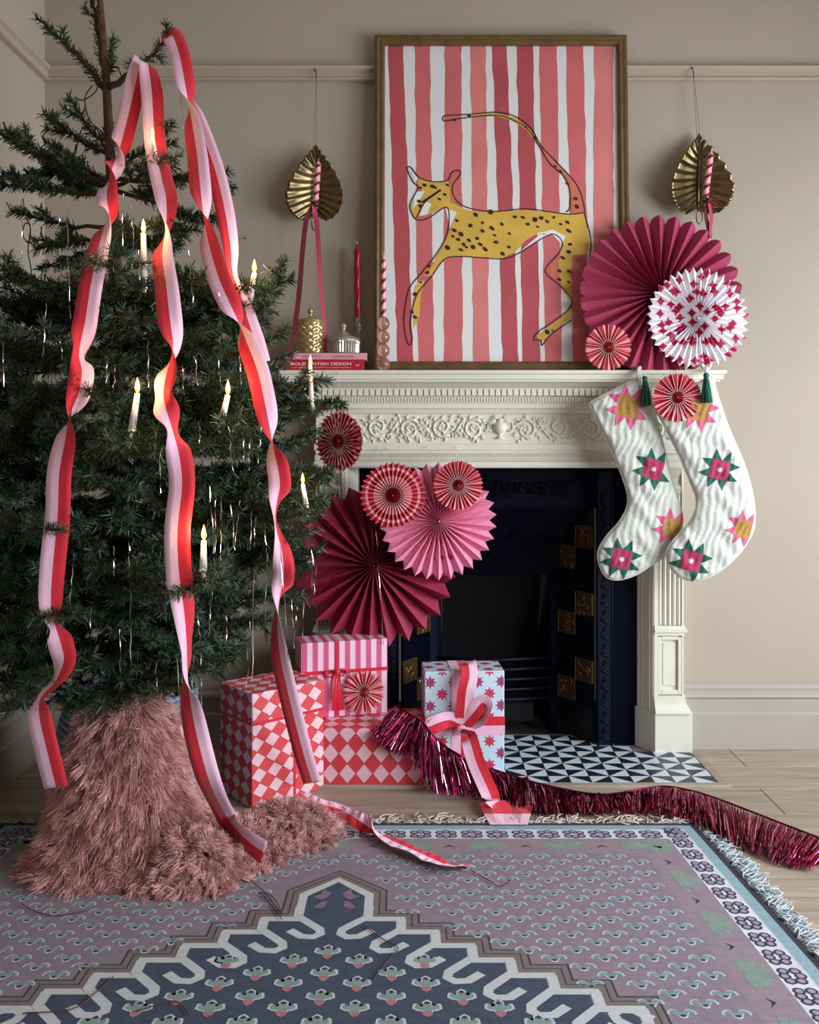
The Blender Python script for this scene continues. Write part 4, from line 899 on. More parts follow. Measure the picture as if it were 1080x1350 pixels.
# ------------------------------------------------------------------ patterned rug
UX, V0, WU = -.164, PZ(700, 1088).y, .924
RL = 1.78
def rg(u, v, z): return Vector((UX+u*(1+.0763*v), V0-v, z))
ru = root('patterned_rug', 'faded flat-woven rug with navy hooked medallion and mauve field', 'rug', (UX, V0-RL/2, 0))
def cloth(name, c, v=.10): return M(name, c, .95, var=v, vscale=38, bump=.5, bscale=420, stretch=(1, 2.2, 1))
c_mauve = cloth('mauve_wool', (146, 130, 142)); c_navy = cloth('navy_wool', (66, 80, 98), .16); c_ivory = cloth('ivory_wool', (206, 210, 212), .06); c_teal = cloth('teal_wool', (128, 158, 160)); c_sky = cloth('sky_wool', (146, 174, 186)); c_dk = cloth('dark_wool', (58, 56, 70)); c_rose = cloth('rose_wool', (184, 122, 124)); c_brown = cloth('taupe_wool', (128, 116, 112)); c_grn = cloth('sage_wool', (138, 156, 146)); c_tan = cloth('dusty_mauve_wool', (154, 136, 146))
def rplate(u0, u1, v0, v1, z0, z1): 
    g = G(); lo = [(u0, v0), (u1, v0), (u1, v1), (u0, v1)]; g.loft([[rg(u, v, z0) for u, v in lo], [rg(u, v, z1) for u, v in lo]], closed=True, cap=True); return g
rplate(-WU, WU, 0, RL, 0, .0060).make('woven_base', c_dk, ru)
zz_ = [.0060]
def layer(name, polys, mat, z, **kw):
    g = G()
    for i_, p in enumerate(polys): g.add([rg(u, v, z+(i_ % 9)*2e-5) for u, v in p], [tuple(range(len(p)))])
    return g.make(name, mat, ru, kind='stuff', **kw)
def rect(i): return [(-WU+i, i), (WU-i, i), (WU-i, RL-i), (-WU+i, RL-i)]
layer('sky_border', [rect(.016)], c_sky, .0062); layer('ivory_guard', [rect(.042)], c_ivory, .0064); layer('flower_border', [rect(.046)], M('grey_lilac_wool', (204, 206, 214), .95, var=.1, vscale=38), .0066)
layer('plant_border', [rect(.100)], c_tan, .0068); layer('field', [rect(.186)], c_mauve, .0070)
# little flowers in the narrow border, plants in the wide one
fl1 = []; fl2 = []; pl1 = []; pl2 = []
def blob(u, v, ru_, rv, n=8, a0=0): return [(u+ru_*math.cos(a0+2*PI*k/n), v+rv*math.sin(a0+2*PI*k/n)) for k in range(n)]
def border(fnc, L_):
    k = 0; s = .06
    while s < L_-.06:
        for dx, dy in ((-.015, -.010), (-.015, .010), (.0, -.013), (.0, .013), (.015, -.008), (.015, .010)): fl1.append([fnc(s+a, .073+b) for a, b in blob(dx*1.1, dy*1.1, .0118, .0115)])
        for dx, dy in ((-.015, -.010), (-.015, .010), (.0, -.013), (.0, .013), (.015, -.008), (.015, .010)): fl2.append([fnc(s+a, .073+b) for a, b in blob(dx*1.1, dy*1.1, .0072, .0068)])
        s += .066; k += 1
    s = .14; k = 0
    while s < L_-.12:
        if k % 2 == 0:
            for q_ in range(7): a = PI*(q_+.5)/7; pl1.append([fnc(s+x*math.cos(a)-y*math.sin(a), .160-(x*math.sin(a)+y*math.cos(a))) for x, y in ((.005, -.004), (.05, -.009), (.056, 0), (.05, .009), (.005, .004))])
        else: pl2.append([fnc(s+x, .150+y) for x, y in ((-.016, .004), (0, -.012), (.016, .004), (0, -.003))])
        s += .095; k += 1
border(lambda s, i: (-WU+s, i), 2*WU); border(lambda s, i: (WU-i, s), RL); border(lambda s, i: (-WU+i, s), RL)
layer('border_flowers', fl1, c_dk, .0070); layer('border_flower_hearts', fl2, M('lilac_wool', (152, 140, 162), .95), .0072); layer('border_plants', pl1, c_grn, .0070); layer('border_arrows', pl2, c_dk, .0070)
# medallion
tv, sv, nv = PZ(440, 1163).y, 0, 0; tv = V0-PZ(440, 1163).y; shv = tv+.075; nkv = tv+.180; du, dv_ = .068, .0530; hu = .075; vm = RL/2
def outline(off):
    rt = [(0, tv-off*1.25), (hu+off, shv-off*.6), (hu+off, nkv-off)]; k = 1
    while nkv+dv_*k < vm+.001:
        rt += [(hu+du*k+off, nkv+dv_*(k-1)-off), (hu+du*k+off, nkv+dv_*k-off)]; k += 1
    lt = [(-u, v) for u, v in reversed(rt[1:])]; top = lt+rt
    return top+[(u, 2*vm-v) for u, v in reversed(top)]
layer('medallion_outline', [outline(.036)], c_dk, .0072); layer('medallion_taupe', [outline(.032)], c_brown, .0073); layer('medallion_line', [outline(.021)], c_dk, .0074); layer('medallion_taupe', [outline(.018)], c_brown, .0075)  # dark and taupe bands woven round the medallion
layer('medallion_band', [outline(.006)], c_ivory, .0076); layer('medallion_ground', [outline(-.013)], c_navy, .0078)
def band2d(pts, w):
    out = []; n = len(pts); Lf = []; Rt = []
    for i, p in enumerate(pts):
        a = np.array(pts[max(i-1, 0)]); b = np.array(pts[min(i+1, n-1)]); t = (b-a)/np.linalg.norm(b-a); nn = np.array((-t[1], t[0]))*w/2; Lf.append(tuple(np.array(p)+nn)); Rt.append(tuple(np.array(p)-nn))
    return [[Lf[i], Lf[i+1], Rt[i+1], Rt[i]] for i in range(n-1)]
hooks = []
for k in range(0, 9):
    u, v = hu+du*k-.002, nkv+dv_*(k-1)+.0
    if v > vm-.05: break
    pts = [(u, v+.004), (u, v+.046), (u-.028, v+.076), (u-.050, v+.100), (u-.053, v+.117), (u-.040, v+.130), (u-.016, v+.128), (u+.010, v+.103)]
    for sg in (1, -1):
        for q_ in band2d([(sg*a, b) for a, b in pts], .0195): hooks.append(q_); hooks.append([(a, 2*vm-b) for a, b in q_])
layer('medallion_hooks', hooks, c_ivory, .0080)
layer('tip_motif', [[(sg*a, tv+b) for a, b in p] for sg in (1, -1) for p in ([(.012, .07), (.03, .05), (.035, .075), (.052, .085), (.03, .10), (.02, .09)], [(.018, .105), (.03, .11), (.045, .135), (.03, .14), (.02, .13)])], M('dull_rose_wool', (132, 104, 124), .95, var=.1, vscale=38), .0080)
def inmed(u, v, off):
    v = v if v < vm else 2*vm-v
    if v < nkv: return abs(u) < hu+off and v > tv-.02+max(0, abs(u)-.0)*.9-off
    k = int((v-nkv)/dv_)+1; return abs(u) < hu+du*k+off
wing = [(-.002, -.004), (-.006, -.011), (-.014, -.013), (-.022, -.009), (-.026, .000), (-.022, .003), (-.018, .000), (-.014, -.004), (-.010, .002), (-.006, .011), (0, .014)]
wing = wing+[(-a, b) for a, b in reversed(wing[:-1])]
sc = lambda P_, f, u, v: [(u+a*f, v+b*f) for a, b in P_]
mo1 = []; mo2 = []; mo3 = []; mo4 = []; r_ = 0; v = .205
while v < RL-.2:
    u = -.72+(.046 if r_ % 2 else 0)
    while u < .735:
        if not inmed(u, v+.01, .060) and not inmed(u, v-.01, .06):
            uu, vv = u+R_.uniform(-.002, .002), v+R_.uniform(-.002, .002)
            mo1.append([(uu+a*1.0, vv+b*1.08) for a, b in wing]); mo2.append([(uu+a*.86, vv+b*.80-.0008) for a, b in wing]); mo3.append([(uu-.006, vv+.005), (uu, vv+.0022), (uu+.006, vv+.005), (uu, vv+.011)]); mo4.append([(uu-.004, vv-.012), (uu, vv-.020), (uu+.004, vv-.012)])
        u += .092
    v += .0302; r_ += 1
layer('field_motifs', mo1, c_ivory, .0072); layer('field_motif_fill', mo2, c_teal, .0074); layer('field_motif_eye', mo3, c_dk, .0076); layer('field_motif_tip', mo4, c_rose, .0074)
cact = [(-.009, .004), (-.009, -.004), (-.016, -.004), (-.018, -.012), (-.024, -.010), (-.026, .004), (-.018, .010), (-.010, .012), (-.009, .016)]
cact = [(0, -.024), (-.009, -.016)]+cact+[(-a, b) for a, b in reversed(cact)]+[(.009, -.016)]
m1 = []; m2 = []; m3 = []; m4 = []; k = -9
for k in range(-9, 10):
    u = k*.0615; v = nkv+.13+(.034 if k % 2 else 0)
    while v < RL-nkv-.13:
        if inmed(u, v, -.135) and inmed(u, v-.05, -.09):
            m1.append(sc(cact, 1, u, v)); m2.append([(u+a*.82, v+b*.74) for a, b in cact]); m3.append([(u-.0075, v+.012), (u+.0075, v+.012), (u+.009, v+.022), (u, v+.030), (u-.009, v+.022)]); m4.append([(u, v-.0185), (u-.006, v-.013), (u, v-.008), (u+.006, v-.013)])
        v += .077
layer('medallion_motifs', m1, c_ivory, .0080); layer('medallion_motif_fill', m2, cloth('sage_teal_wool', (136, 160, 156)), .0082); layer('medallion_motif_root', m3, c_rose, .0083); layer('medallion_motif_bud', m4, c_dk, .0084)
# fringes: knotted yarn tufts along the far edge, a dense fringe down the right side
m_yarn = M('fringe_yarn', (196, 188, 176), .95, var=.12, vscale=60); m_yarnb = M('blue_grey_yarn', (176, 188, 194), .95, var=.12, vscale=60)
def tuft(seed, ln, n, mat):
    rr = random.Random(seed); g = G()
    for k in range(n):
        a = rr.uniform(-.9, .9); b = rr.uniform(-1.2, 1.2); p = [(rr.uniform(-.006, .006), 0, .003)]; ang = a
        for s in range(5): ang += b*.5; q_ = p[-1]; p.append((q_[0]+ln/5*math.sin(ang)*.9, q_[1]+ln/5*max(.25, math.cos(ang)), max(.002, .004+.004*math.sin(s+k)+rr.uniform(0, .004))))
        g.tube(p, [.0022, .0024, .0024, .0022, .0018, .0012], 4)
    me = bpy.data.meshes.new('fringe_tuft'); me.from_pydata(g.v, [], g.f); me.materials.append(mat); me.polygons.foreach_set('use_smooth', [True]*len(me.polygons)); return me
tf = [tuft(k, .085, 4, m_yarn) for k in range(7)]; tr_ = [tuft(20+k, .065, 6, m_yarnb) for k in range(7)]
def place_tuft(me, p, rz, s):
    o = bpy.data.objects.new('fringe_tuft', me); COL.objects.link(o); o.parent = ru; o.location = W[ru.name].inverted() @ p; o.rotation_euler = (0, 0, rz); o.scale = (s, s, s); W[o.name] = W[ru.name]
n = 80
for k in range(n): place_tuft(tf[k % 7], rg(-WU+2*WU*(k+.5)/n, .002, .001), R_.uniform(-.5, .5), R_.uniform(.75, 1.05))
n = 52
for k in range(n): place_tuft(tr_[k % 7], rg(WU-.002, .01+1.0*(k+.5)/n, .001), -PI/2+R_.uniform(-.2, .2), R_.uniform(.85, 1.1))
# ------------------------------------------------------------------ Christmas tree
TX, TY = -.765, -.675
tree = root('christmas_tree', 'tall dark green fir Christmas tree left of the fireplace', 'tree', (TX, TY, 0))
def trunk_at(z):
    p = np.interp(z, [0, .5, 1.0, 1.6, 1.98, 2.3], [TX+.01, TX, TX+.0, TX-.015, TX-.035, TX-.06]); return Vector((p, TY, z))
G().tube([trunk_at(z) for z in np.linspace(.03, 2.35, 26)], [.034-.012*z for z in np.linspace(0, 2.3, 26)], 10).make('trunk', m_bark, tree, smooth=True)
def radius(z): return float(np.interp(z, [.42, .5, .62, .8, 1.0, 1.2, 1.4, 1.55, 1.75, 1.95, 2.05], [.30, .38, .50, .56, .58, .55, .48, .42, .30, .17, .10]))
NEED = [0]
def needles(segs, per_m, ln, rng, upb=.25, nw=1.0):
    P0 = np.array([s[0] for s in segs]); P1 = np.array([s[1] for s in segs]); Ls = np.linalg.norm(P1-P0, axis=1)
    cnt = np.maximum(1, (Ls*per_m).astype(int)); idx = np.repeat(np.arange(len(segs)), cnt); n = len(idx)
    t = rng.rand(n, 1); pos = P0[idx]+(P1-P0)[idx]*t; ax = ((P1-P0)/np.maximum(Ls, 1e-6)[:, None])[idx]
    rd = rng.normal(size=(n, 3)); rd[:, 2] += upb; rd -= ax*(rd*ax).sum(1)[:, None]; rd /= np.linalg.norm(rd, axis=1)[:, None]+1e-9
    d = ax*(.45+.35*rng.rand(n, 1))+rd*.85; d /= np.linalg.norm(d, axis=1)[:, None]
    l = ln*(.75+.45*rng.rand(n, 1)); wv = np.cross(d, rng.normal(size=(n, 3))); wv /= np.linalg.norm(wv, axis=1)[:, None]+1e-9; wv *= .00140*nw
    tip = pos+d*l; tip[:, 2] -= .0015
    V = np.stack([pos-wv, pos+wv, tip+wv*.55, tip-wv*.55], 1).reshape(-1, 3); F_ = np.arange(4*n).reshape(-1, 4); NEED[0] += n
    return V, F_
def bough(base, tip, sag, dens=1.0, bare=.22, twl=.42, seed=0, mat=None, per_m=620, thick=None, sub=True, nw=1.0):
    rr = random.Random(seed); rng = np.random.RandomState(seed); base, tip = Vector(base), Vector(tip); L_ = (tip-base).length
    ctl = (base+tip)/2+Vector((0, 0, -sag)); N_ = 12
    cur = [base*(1-t)**2+ctl*2*t*(1-t)+tip*t*t+Vector((rr.gauss(0, .003), rr.gauss(0, .003), rr.gauss(0, .003)))*(0 < t < 1) for t in np.linspace(0, 1, N_)]
    w = G(); th = thick or (.004+.009*L_); w.tube(cur, [th*(1-.75*i/(N_-1)) for i in range(N_)], 6); segs = []
    for i in range(N_-1):
        if i/(N_-1) >= bare*.8: segs.append((cur[i], cur[i+1]))
    step = .036/dens; s = max(bare*.8, .12)*L_; side = 1
    while s < L_*.97:
        t = s/L_; i = min(int(t*(N_-1)), N_-2); p = cur[i].lerp(cur[i+1], t*(N_-1)-i); tg = (cur[i+1]-cur[i]).normalized()
        lat = tg.cross(Vector((0, 0, 1))); lat = lat.normalized() if lat.length > .1 else Vector((1, 0, 0)); up = lat.cross(tg)
        l = min(.24, (L_*twl*(1-t)+.045)*rr.uniform(.75, 1.1)); d = (tg*.68+lat*side*.72+up*rr.gauss(.06, .20)).normalized()
        e = p+d*l+Vector((0, 0, -.06*l+rr.gauss(0, .01))); m_ = (p+e)/2+Vector((0, 0, -.04*l)); pts = [p, m_, e]
        w.tube(pts, [.0028, .0022, .0014], 4, cap=False); segs += [(p, m_), (m_, e)]
        if sub and l > .07:
            q_ = .03; sd = rr.choice((-1, 1))
            while q_ < l*.92:
                u = q_/l; pp = p*(1-u)**2+m_*2*u*(1-u)+e*u*u; l2 = min(.09, (.42*(l-q_)+.022)*rr.uniform(.8, 1.1)); lt = d.cross(up).normalized()
                d2 = (d*.7+lt*sd*.7+up*rr.gauss(.05, .18)).normalized(); e2 = pp+d2*l2; w.tube([pp, e2], [.0018, .001], 3, cap=False); segs.append((pp, e2)); sd = -sd; q_ += .024
        side = -side; s += step*rr.uniform(.8, 1.2)
    w.v = [(max(p[0], -1.213), p[1], p[2]) for p in w.v]; b = w.make('branch', m_twig, tree, smooth=True)
    V, F_ = needles([(tuple(a), tuple(c)) for a, c in segs], per_m, .0225, rng, nw=nw); V[:, 0] = np.maximum(V[:, 0], -1.215)
    big('needles', V, F_, mat or m_need, b, kind='stuff')
# the branches that can be told apart in the photograph: root row on the trunk -> tip
def tk(py): return trunk_at(P(0, py, TY).z)
man = [((142, 118), (48, 24, -.70), -.02, .35, .10, .0), ((142, 118), (224, 44, -.72), .03, .5, .45, .0), ((140, 105), (118, -20, -.66), .0, .3, .2, .0), ((140, 105), (150, 50, -.60), .0, .3, .2, .0),
       ((148, 205), (90, 128, -.72), .01, .5, .3, .3), ((148, 205), (58, 150, -.62), .02, .5, .3, .3), ((150, 225), (229, 162, -.76), .03, .5, .4, .25), ((150, 235), (302, 226, -.72), .03, .6, .35, .4), ((150, 250), (290, 290, -.70), .01, .7, .3, .4),
       ((150, 250), (-6, 172, -.66), .03, .6, .25, .35), ((150, 255), (-10, 238, -.74), .02, .6, .25, .4), ((150, 240), (32, 186, -.80), .03, .7, .3, .4), ((150, 240), (70, 190, -.60), .02, .7, .3, .4),
       ((152, 300), (14, 278, -.72), .02, .6, .45, .3), ((152, 310), (45, 318, -.82), .02, .7, .4, .4), ((152, 320), (54, 355, -.75), .0, .6, .4, .3), ((155, 330), (238, 300, -.9), .02, .8, .35, .4),
       ((158, 410), (388, 366, -.80), .05, .9, .3, .42), ((158, 420), (362, 398, -.88), .05, .9, .3, .42), ((158, 425), (340, 420, -.72), .05, .9, .3, .42), ((158, 400), (268, 362, -.98), .05, .9, .35, .42), ((158, 410), (15, 352, -.92), .05, .9, .3, .42), ((158, 420), (60, 372, -1.0), .05, .9, .3, .42), ((158, 415), (-20, 400, -.8), .05, .9, .3, .42), ((158, 440), (120, 470, -1.02), .04, .8, .4, .4), ((158, 440), (300, 455, -.92), .04, .8, .4, .4),
       ((160, 540), (448, 528, -.74), .05, 1, .3, .42), ((160, 545), (424, 500, -.82), .05, 1, .3, .42), ((160, 640), (438, 622, -.80), .05, 1, .3, .42), ((160, 660), (425, 660, -.86), .06, 1, .3, .42), ((160, 700), (420, 730, -.80), .05, 1, .3, .42)]
for k, (b0, tp, sag, dn, br, tw) in enumerate(man):
    base = tk(b0[1]); bough(base, P(*tp), sag, dn, br, tw, seed=100+k, sub=tw > .3, per_m=1250 if k > 3 else 900, nw=1.35, thick=.010 if k < 4 else None)
CAND = [((189, 297), (190, 372), -1.00), ((337, 350), (329, 399), -.86), ((183, 507), (173, 573), -1.16), ((303, 510), (292, 556), -1.04), ((269, 701), (268, 757), -1.17), ((398, 630), (404, 668), -.94), ((409, 474), (411, 532), -.82), ((200, 173), (205, 206), -.845)]
for k, (ft, bt, Y) in enumerate(CAND):
    b = P(*bt, Y); o = (b-trunk_at(b.z)); o.z = 0; bough(trunk_at(b.z-.03), b+o.normalized()*.05+Vector((0, 0, -.012)), .03, .9 if k < 5 else .7, .3 if k < 5 else .5, .42 if k < 5 else .25, seed=300+k, per_m=820)
sd = 500; z = .50
lev = 0
while z < 1.40:
    n = int(np.interp(z, [.5, 1.1, 1.35, 1.62], [12, 12, 9, 7])); a0 = lev*.55
    for k in range(n):
        a = a0+2*PI*k/n+R_.uniform(-.18, .18); rd_ = radius(z)*R_.uniform(.74, 1.0); dx, dy = math.cos(a), math.sin(a)
        if dy > .55: rd_ *= .7
        if TX+dx*rd_ < -1.19: rd_ = (-1.19-TX)/dx
        if dx > .1: rd_ = min(rd_, (-.235-TX)/dx)
        rise = float(np.interp(z, [.5, .9, 1.3, 1.7], [-.06, -.02, .06, .14]))+R_.uniform(-.04, .03)
        sd += 1
        bough(trunk_at(z+R_.uniform(-.03, .03)), (TX+dx*rd_, TY+dy*rd_, z+rise), .05*rd_/.5, float(np.interp(z, [.5, 1.2, 1.6], [1.0, .95, .6])), .3, .45, seed=sd, mat=m_needb if sd % 3 == 0 else m_need, per_m=560 if dy > .3 else 820)
    z += float(np.interp(z, [.5, 1.2, 1.6], [.088, .10, .14])); lev += 1
print('needles', NEED[0])
# dark wire of the tree lights
wl = root('light_wire', 'dark fairy-light wire looped through the upper fir branches', 'wire', tuple(P(120, 150, -.72)))
for pts in ([(122, 112), (112, 130), (118, 158), (135, 175), (150, 200), (148, 230)], [(98, 128), (110, 132), (125, 122), (130, 112)], [(100, 190), (96, 220), (108, 170), (125, 168), (140, 190)], [(142, 85), (155, 90), (160, 100)]):
    G().tube([Vector(p) for p in spline([tuple(P(x, y, -.73)) for x, y in pts], 6)], .0017, 5).make('wire_loop', m_wire, wl, smooth=True)
wl = root('light_wire', 'dark fairy-light wire dangling from the left fir branches', 'wire', tuple(P(36, 330, -.86)))
for pts in ([(30, 262), (34, 285), (40, 300), (38, 320), (30, 310), (33, 295), (40, 300), (37, 330), (41, 355), (40, 375)], [(55, 300), (52, 315), (45, 322), (36, 318)]):
    G().tube([Vector(p) for p in spline([tuple(P(x, y, -.86)) for x, y in pts], 6)], .0015, 5).make('wire_loop', m_wire, wl, smooth=True)
wl = root('light_wire', 'dark fairy-light wire hanging low at the left tree edge', 'wire', tuple(P(40, 500, -.95)))
for pts in ([(46, 474), (42, 492), (36, 505), (36, 518), (42, 528), (56, 537)], [(30, 490), (40, 491)], [(36, 520), (32, 528)]):
    G().tube([Vector(p) for p in spline([tuple(P(x, y, -.95)) for x, y in pts], 6)], .0015, 5).make('wire_loop', m_wire, wl, smooth=True)

# ------------------------------------------------------------------ lit candles on the tree
clabel = ['lit white candle on the fir high left of the middle streamer', 'lit white candle leaning near the tree edge, level with the leopard legs', 'lit white candle between the left and middle streamers', 'lit white candle leaning between the middle and right streamers', 'lit white candle lowest on the tree, right of the middle streamer', 'lit white candle right of the streamers, near the hanging mottled fan', 'lit white candle in front of the stacked books', 'lit white candle topmost on the tree, beside the pale streamer']
def tree_candle(ft, bt, Y, label, small=False):
    f, b = P(*ft, Y), P(*bt, Y); ax = (f-b); fl = ax.normalized(); k = .75 if small else 1
    fh = .034*k
    c = root('tree_candle', label, 'candle', tuple(b), group='lit candles on the tree')
    top = f-fl*fh*.55
    G().tube([b+fl*.010, b+(top-b)*.5, top], [.0082*k, .0070*k, .0054*k], 12).make('candle_stick', m_wax, c, smooth=True)
    G().lathe([(.0085*k, 0), (.010*k, .002), (.010*k, .006), (.0082*k, .008)], b+fl*.004, 12, axis=fl).make('candle_cup', m_silver, c, smooth=True)
    G().tube([b+fl*.004, b-fl*.012+Vector((.003, 0, 0)), b-fl*.024], [.005, .006, .003], 6).make('clip', m_wax, c, smooth=True)
    G().lathe([(.0008, 0), (.0046*k, fh*.20), (.0056*k, fh*.36), (.0038*k, fh*.65), (.0012*k, fh*.88), (.0003, fh)], top, 10, axis=(0, 0, 1)).make('flame', m_flame, c, smooth=True)
    l = bpy.data.lights.new('flame_light', 'POINT'); l.energy = (.6 if not label.startswith('lit white candle topmost') else .2)*k; l.color = (1, .62, .26); l.shadow_soft_size = .012
    o = bpy.data.objects.new('flame_light', l); COL.objects.link(o); o.parent = c; o.location = W[c.name].inverted() @ (f+Vector((0, -.012, .004)))
for k, (ft, bt, Y) in enumerate(CAND): tree_candle(ft, bt, Y, clabel[k], k in (5, 6, 7))

# ------------------------------------------------------------------ crepe streamers
def streamer(pts, w, label, tail=()):
    l = [(*P(x, y, Y), t) for x, y, Y, t in pts]+[(*p, t) for p, t in tail]
    r = root('crepe_streamer', label, 'streamer', tuple(l[0][:3]))
    g = G(); ribbon(g, l, w, (0, 1), sub=10); g.make('ribbon_strip', [m_pink, m_red], r, smooth=True, solid=.0005)
streamer([(187, 80, -.735, 60), (180, 105, -.75, 30), (172, 140, -.77, 10), (162, 180, -.80, 20), (155, 203, -.84, 110), (148, 222, -.87, 235), (142, 246, -.91, 340), (141, 265, -.94, 375), (143, 284, -.96, 445), (134, 310, -.99, 520), (126, 345, -1.03, 540), (119, 380, -1.06, 545), (112, 425, -1.09, 555), (104, 465, -1.12, 622), (108, 490, -1.13, 575), (103, 520, -1.14, 580), (92, 547, -1.15, 635), (86, 580, -1.16, 700), (78, 625, -1.16, 722), (76, 680, -1.16, 725), (70, 740, -1.16, 745), (67, 795, -1.15, 765), (73, 826, -1.14, 806), (80, 848, -1.14, 745), (84, 872, -1.14, 715), (72, 900, -1.14, 660), (54, 920, -1.15, 660), (52, 945, -1.16, 715), (62, 990, -1.15, 722), (74, 1038, -1.13, 720)], .052, 'red and pink crepe streamer hanging furthest left, ending in the air')
streamer([(195, 84, -.755, 60), (200, 120, -.775, 20), (203, 170, -.80, 30), (207, 205, -.84, 30), (213, 235, -.88, 25), (219, 262, -.92, 30), (219, 298, -.95, 92), (214, 335, -1.0, 165), (219, 375, -1.05, 178), (224, 420, -1.08, 200), (228, 458, -1.10, 258), (219, 495, -1.14, 335), (216, 525, -1.16, 330), (227, 566, -1.17, 440), (236, 600, -1.18, 385), (240, 640, -1.18, 365), (234, 700, -1.18, 370), (236, 755, -1.17, 375), (243, 810, -1.16, 410), (246, 850, -1.14, 438), (247, 885, -1.12, 450), (251, 925, -1.09, 515), (262, 980, -1.06, 548), (278, 1035, -1.03, 540)], .054, 'red and pink crepe streamer in the middle, ending on the pink fur', [((PZ(300, 1078, .10)), 540), ((PZ(324, 1106, .085)), 535), ((PZ(348, 1124, .07)), 540)])
streamer([(218, 62, -.725, 40), (226, 46, -.74, 20), (236, 70, -.76, 5), (243, 105, -.775, 25), (247, 128, -.785, 70), (253, 160, -.80, 150), (260, 205, -.84, 175), (264, 245, -.88, 195), (268, 281, -.92, 262), (275, 320, -.95, 340), (288, 365, -.99, 362), (303, 400, -1.01, 380), (316, 428, -1.02, 455), (327, 455, -1.02, 520), (340, 490, -1.02, 540), (348, 525, -1.01, 548), (355, 560, -1.0, 590), (360, 588, -.99, 655), (366, 615, -.98, 715), (369, 640, -.97, 735), (364, 668, -.95, 800), (364, 695, -.93, 810), (372, 730, -.91, 760), (374, 760, -.89, 720), (368, 792, -.86, 805), (366, 830, -.82, 850), (370, 868, -.77, 880), (379, 910, -.70, 895), (390, 955, -.62, 900), (402, 1000, -.56, 900), (412, 1032, -.50, 898)], .052, 'red and pink crepe streamer falling over the tall diamond box')
streamer([(247, 128, -.74, 60), (258, 155, -.755, 165), (272, 190, -.775, 180), (286, 232, -.80, 185), (297, 280, -.83, 200), (304, 325, -.85, 225), (307, 360, -.86, 250), (318, 392, -.88, 230), (328, 425, -.90, 200), (337, 452, -.90, 190), (344, 478, -.90, 195)], .046, 'short crepe streamer behind the right streamer, beside the upper candle')
fl4 = [(PZ(396, 1046, .035), 0), (PZ(416, 1058, .03), -12), (PZ(446, 1066, .02), -5), (PZ(468, 1078, .035), 30), (PZ(486, 1090, .022), 70), (PZ(503, 1101, .02), 150), (PZ(525, 1112, .022), 180), (PZ(548, 1122, .024), 195), (PZ(570, 1132, .02), 175), (PZ(590, 1140, .022), 160), (PZ(620, 1142, .012), 150)]
r = root('crepe_streamer', 'red and pink crepe streamer lying curled on the rug', 'streamer', tuple(fl4[0][0]))
g = G(); c = spline([(*p, a) for p, a in fl4], 8); Lr = []
for i, p in enumerate(c):
    t = Vector((c[min(i+1, len(c)-1)]-c[max(i-1, 0)])[:3]); t.z = 0; t.normalize(); sd_ = t.cross(Vector((0, 0, 1))); a = math.radians(p[3]); wv = -sd_*math.cos(a)*1+Vector((0, 0, 1))*abs(math.sin(a))*.9
    wv = wv.normalized()*.024; q0 = Vector(p[:3]); zl = lambda v: Vector((v.x, v.y, max(v.z, .010)))
    cr_ = .004*math.sin(i*1.5)
    Lr.append([zl(q0+wv), zl(q0+wv*.5+Vector((0, 0, cr_))), zl(q0), zl(q0-wv*.5+Vector((0, 0, -cr_))), zl(q0-wv)])
g.loft(Lr); 
for i in range(len(Lr)-1):
    for j in range(4): g.m[i*4+j] = 0 if j < 2 else 1
g.make('ribbon_strip', [m_pink, m_red], r, solid=.0005)

# ------------------------------------------------------------------ silver tinsel strands
def yfront(px, py):
    d = 2.15; z = CH-(py-HY)*d/F; dx = (px-540)*d/F-TX; rr = radius(min(max(z, .45), 2.0)); return TY-.90*math.sqrt(max(rr*rr-dx*dx, .004))
ten = [(118, 0, 90), (122, 60, 30), (210, 85, 130), (236, 90, 80), (163, 255, 70), (172, 258, 50), (176, 300, 55), (183, 330, 40), (87, 250, 170), (80, 270, 30), (28, 265, 80), (4, 445, 75), (60, 400, 70), (80, 450, 26), (142, 470, 40), (152, 480, 35), (196, 450, 60), (205, 560, 45), (262, 555, 40), (302, 562, 60), (320, 570, 40), (330, 575, 45), (345, 560, 50), (316, 470, 40), (288, 470, 40), (258, 470, 38), (248, 330, 70), (240, 480, 40), (276, 640, 90), (284, 660, 70), (292, 655, 85), (304, 665, 60), (316, 660, 60), (332, 670, 55), (338, 680, 40), (98, 730, 70), (172, 760, 130), (218, 760, 50), (280, 780, 60), (260, 800, 50), (252, 800, 60), (335, 750, 240), (352, 760, 60), (370, 720, 150), (408, 690, 90), (414, 710, 70), (400, 790, 70), (384, 790, 65), (392, 800, 45), (232, 860, 130), (241, 860, 60), (256, 850, 60), (206, 872, 40), (265, 860, 70), (330, 820, 90), (300, 800, 50), (150, 720, 40), (170, 700, 50), (62, 820, 40), (120, 800, 40), (225, 700, 60), (350, 690, 60), (418, 740, 60), (496, 700, 150), (182, 520, 50), (288, 380, 40), (212, 590, 60), (158, 830, 60)]
S1 = ([80, 185, 300, 415, 547, 700, 850, 920, 1040], [187, 160, 136, 113, 92, 74, 82, 54, 74]); S2 = ([84, 205, 300, 420, 566, 700, 850, 980], [195, 207, 219, 224, 227, 234, 246, 262]); S3 = ([46, 205, 320, 428, 525, 615, 730, 830, 955], [226, 260, 275, 316, 348, 366, 372, 366, 390])
ORD = 'first second third fourth fifth sixth seventh eighth ninth tenth eleventh twelfth thirteenth fourteenth fifteenth sixteenth seventeenth eighteenth nineteenth twentieth'.split()
ORD += ['twenty-'+w for w in ORD[:9]]+['thirtieth']
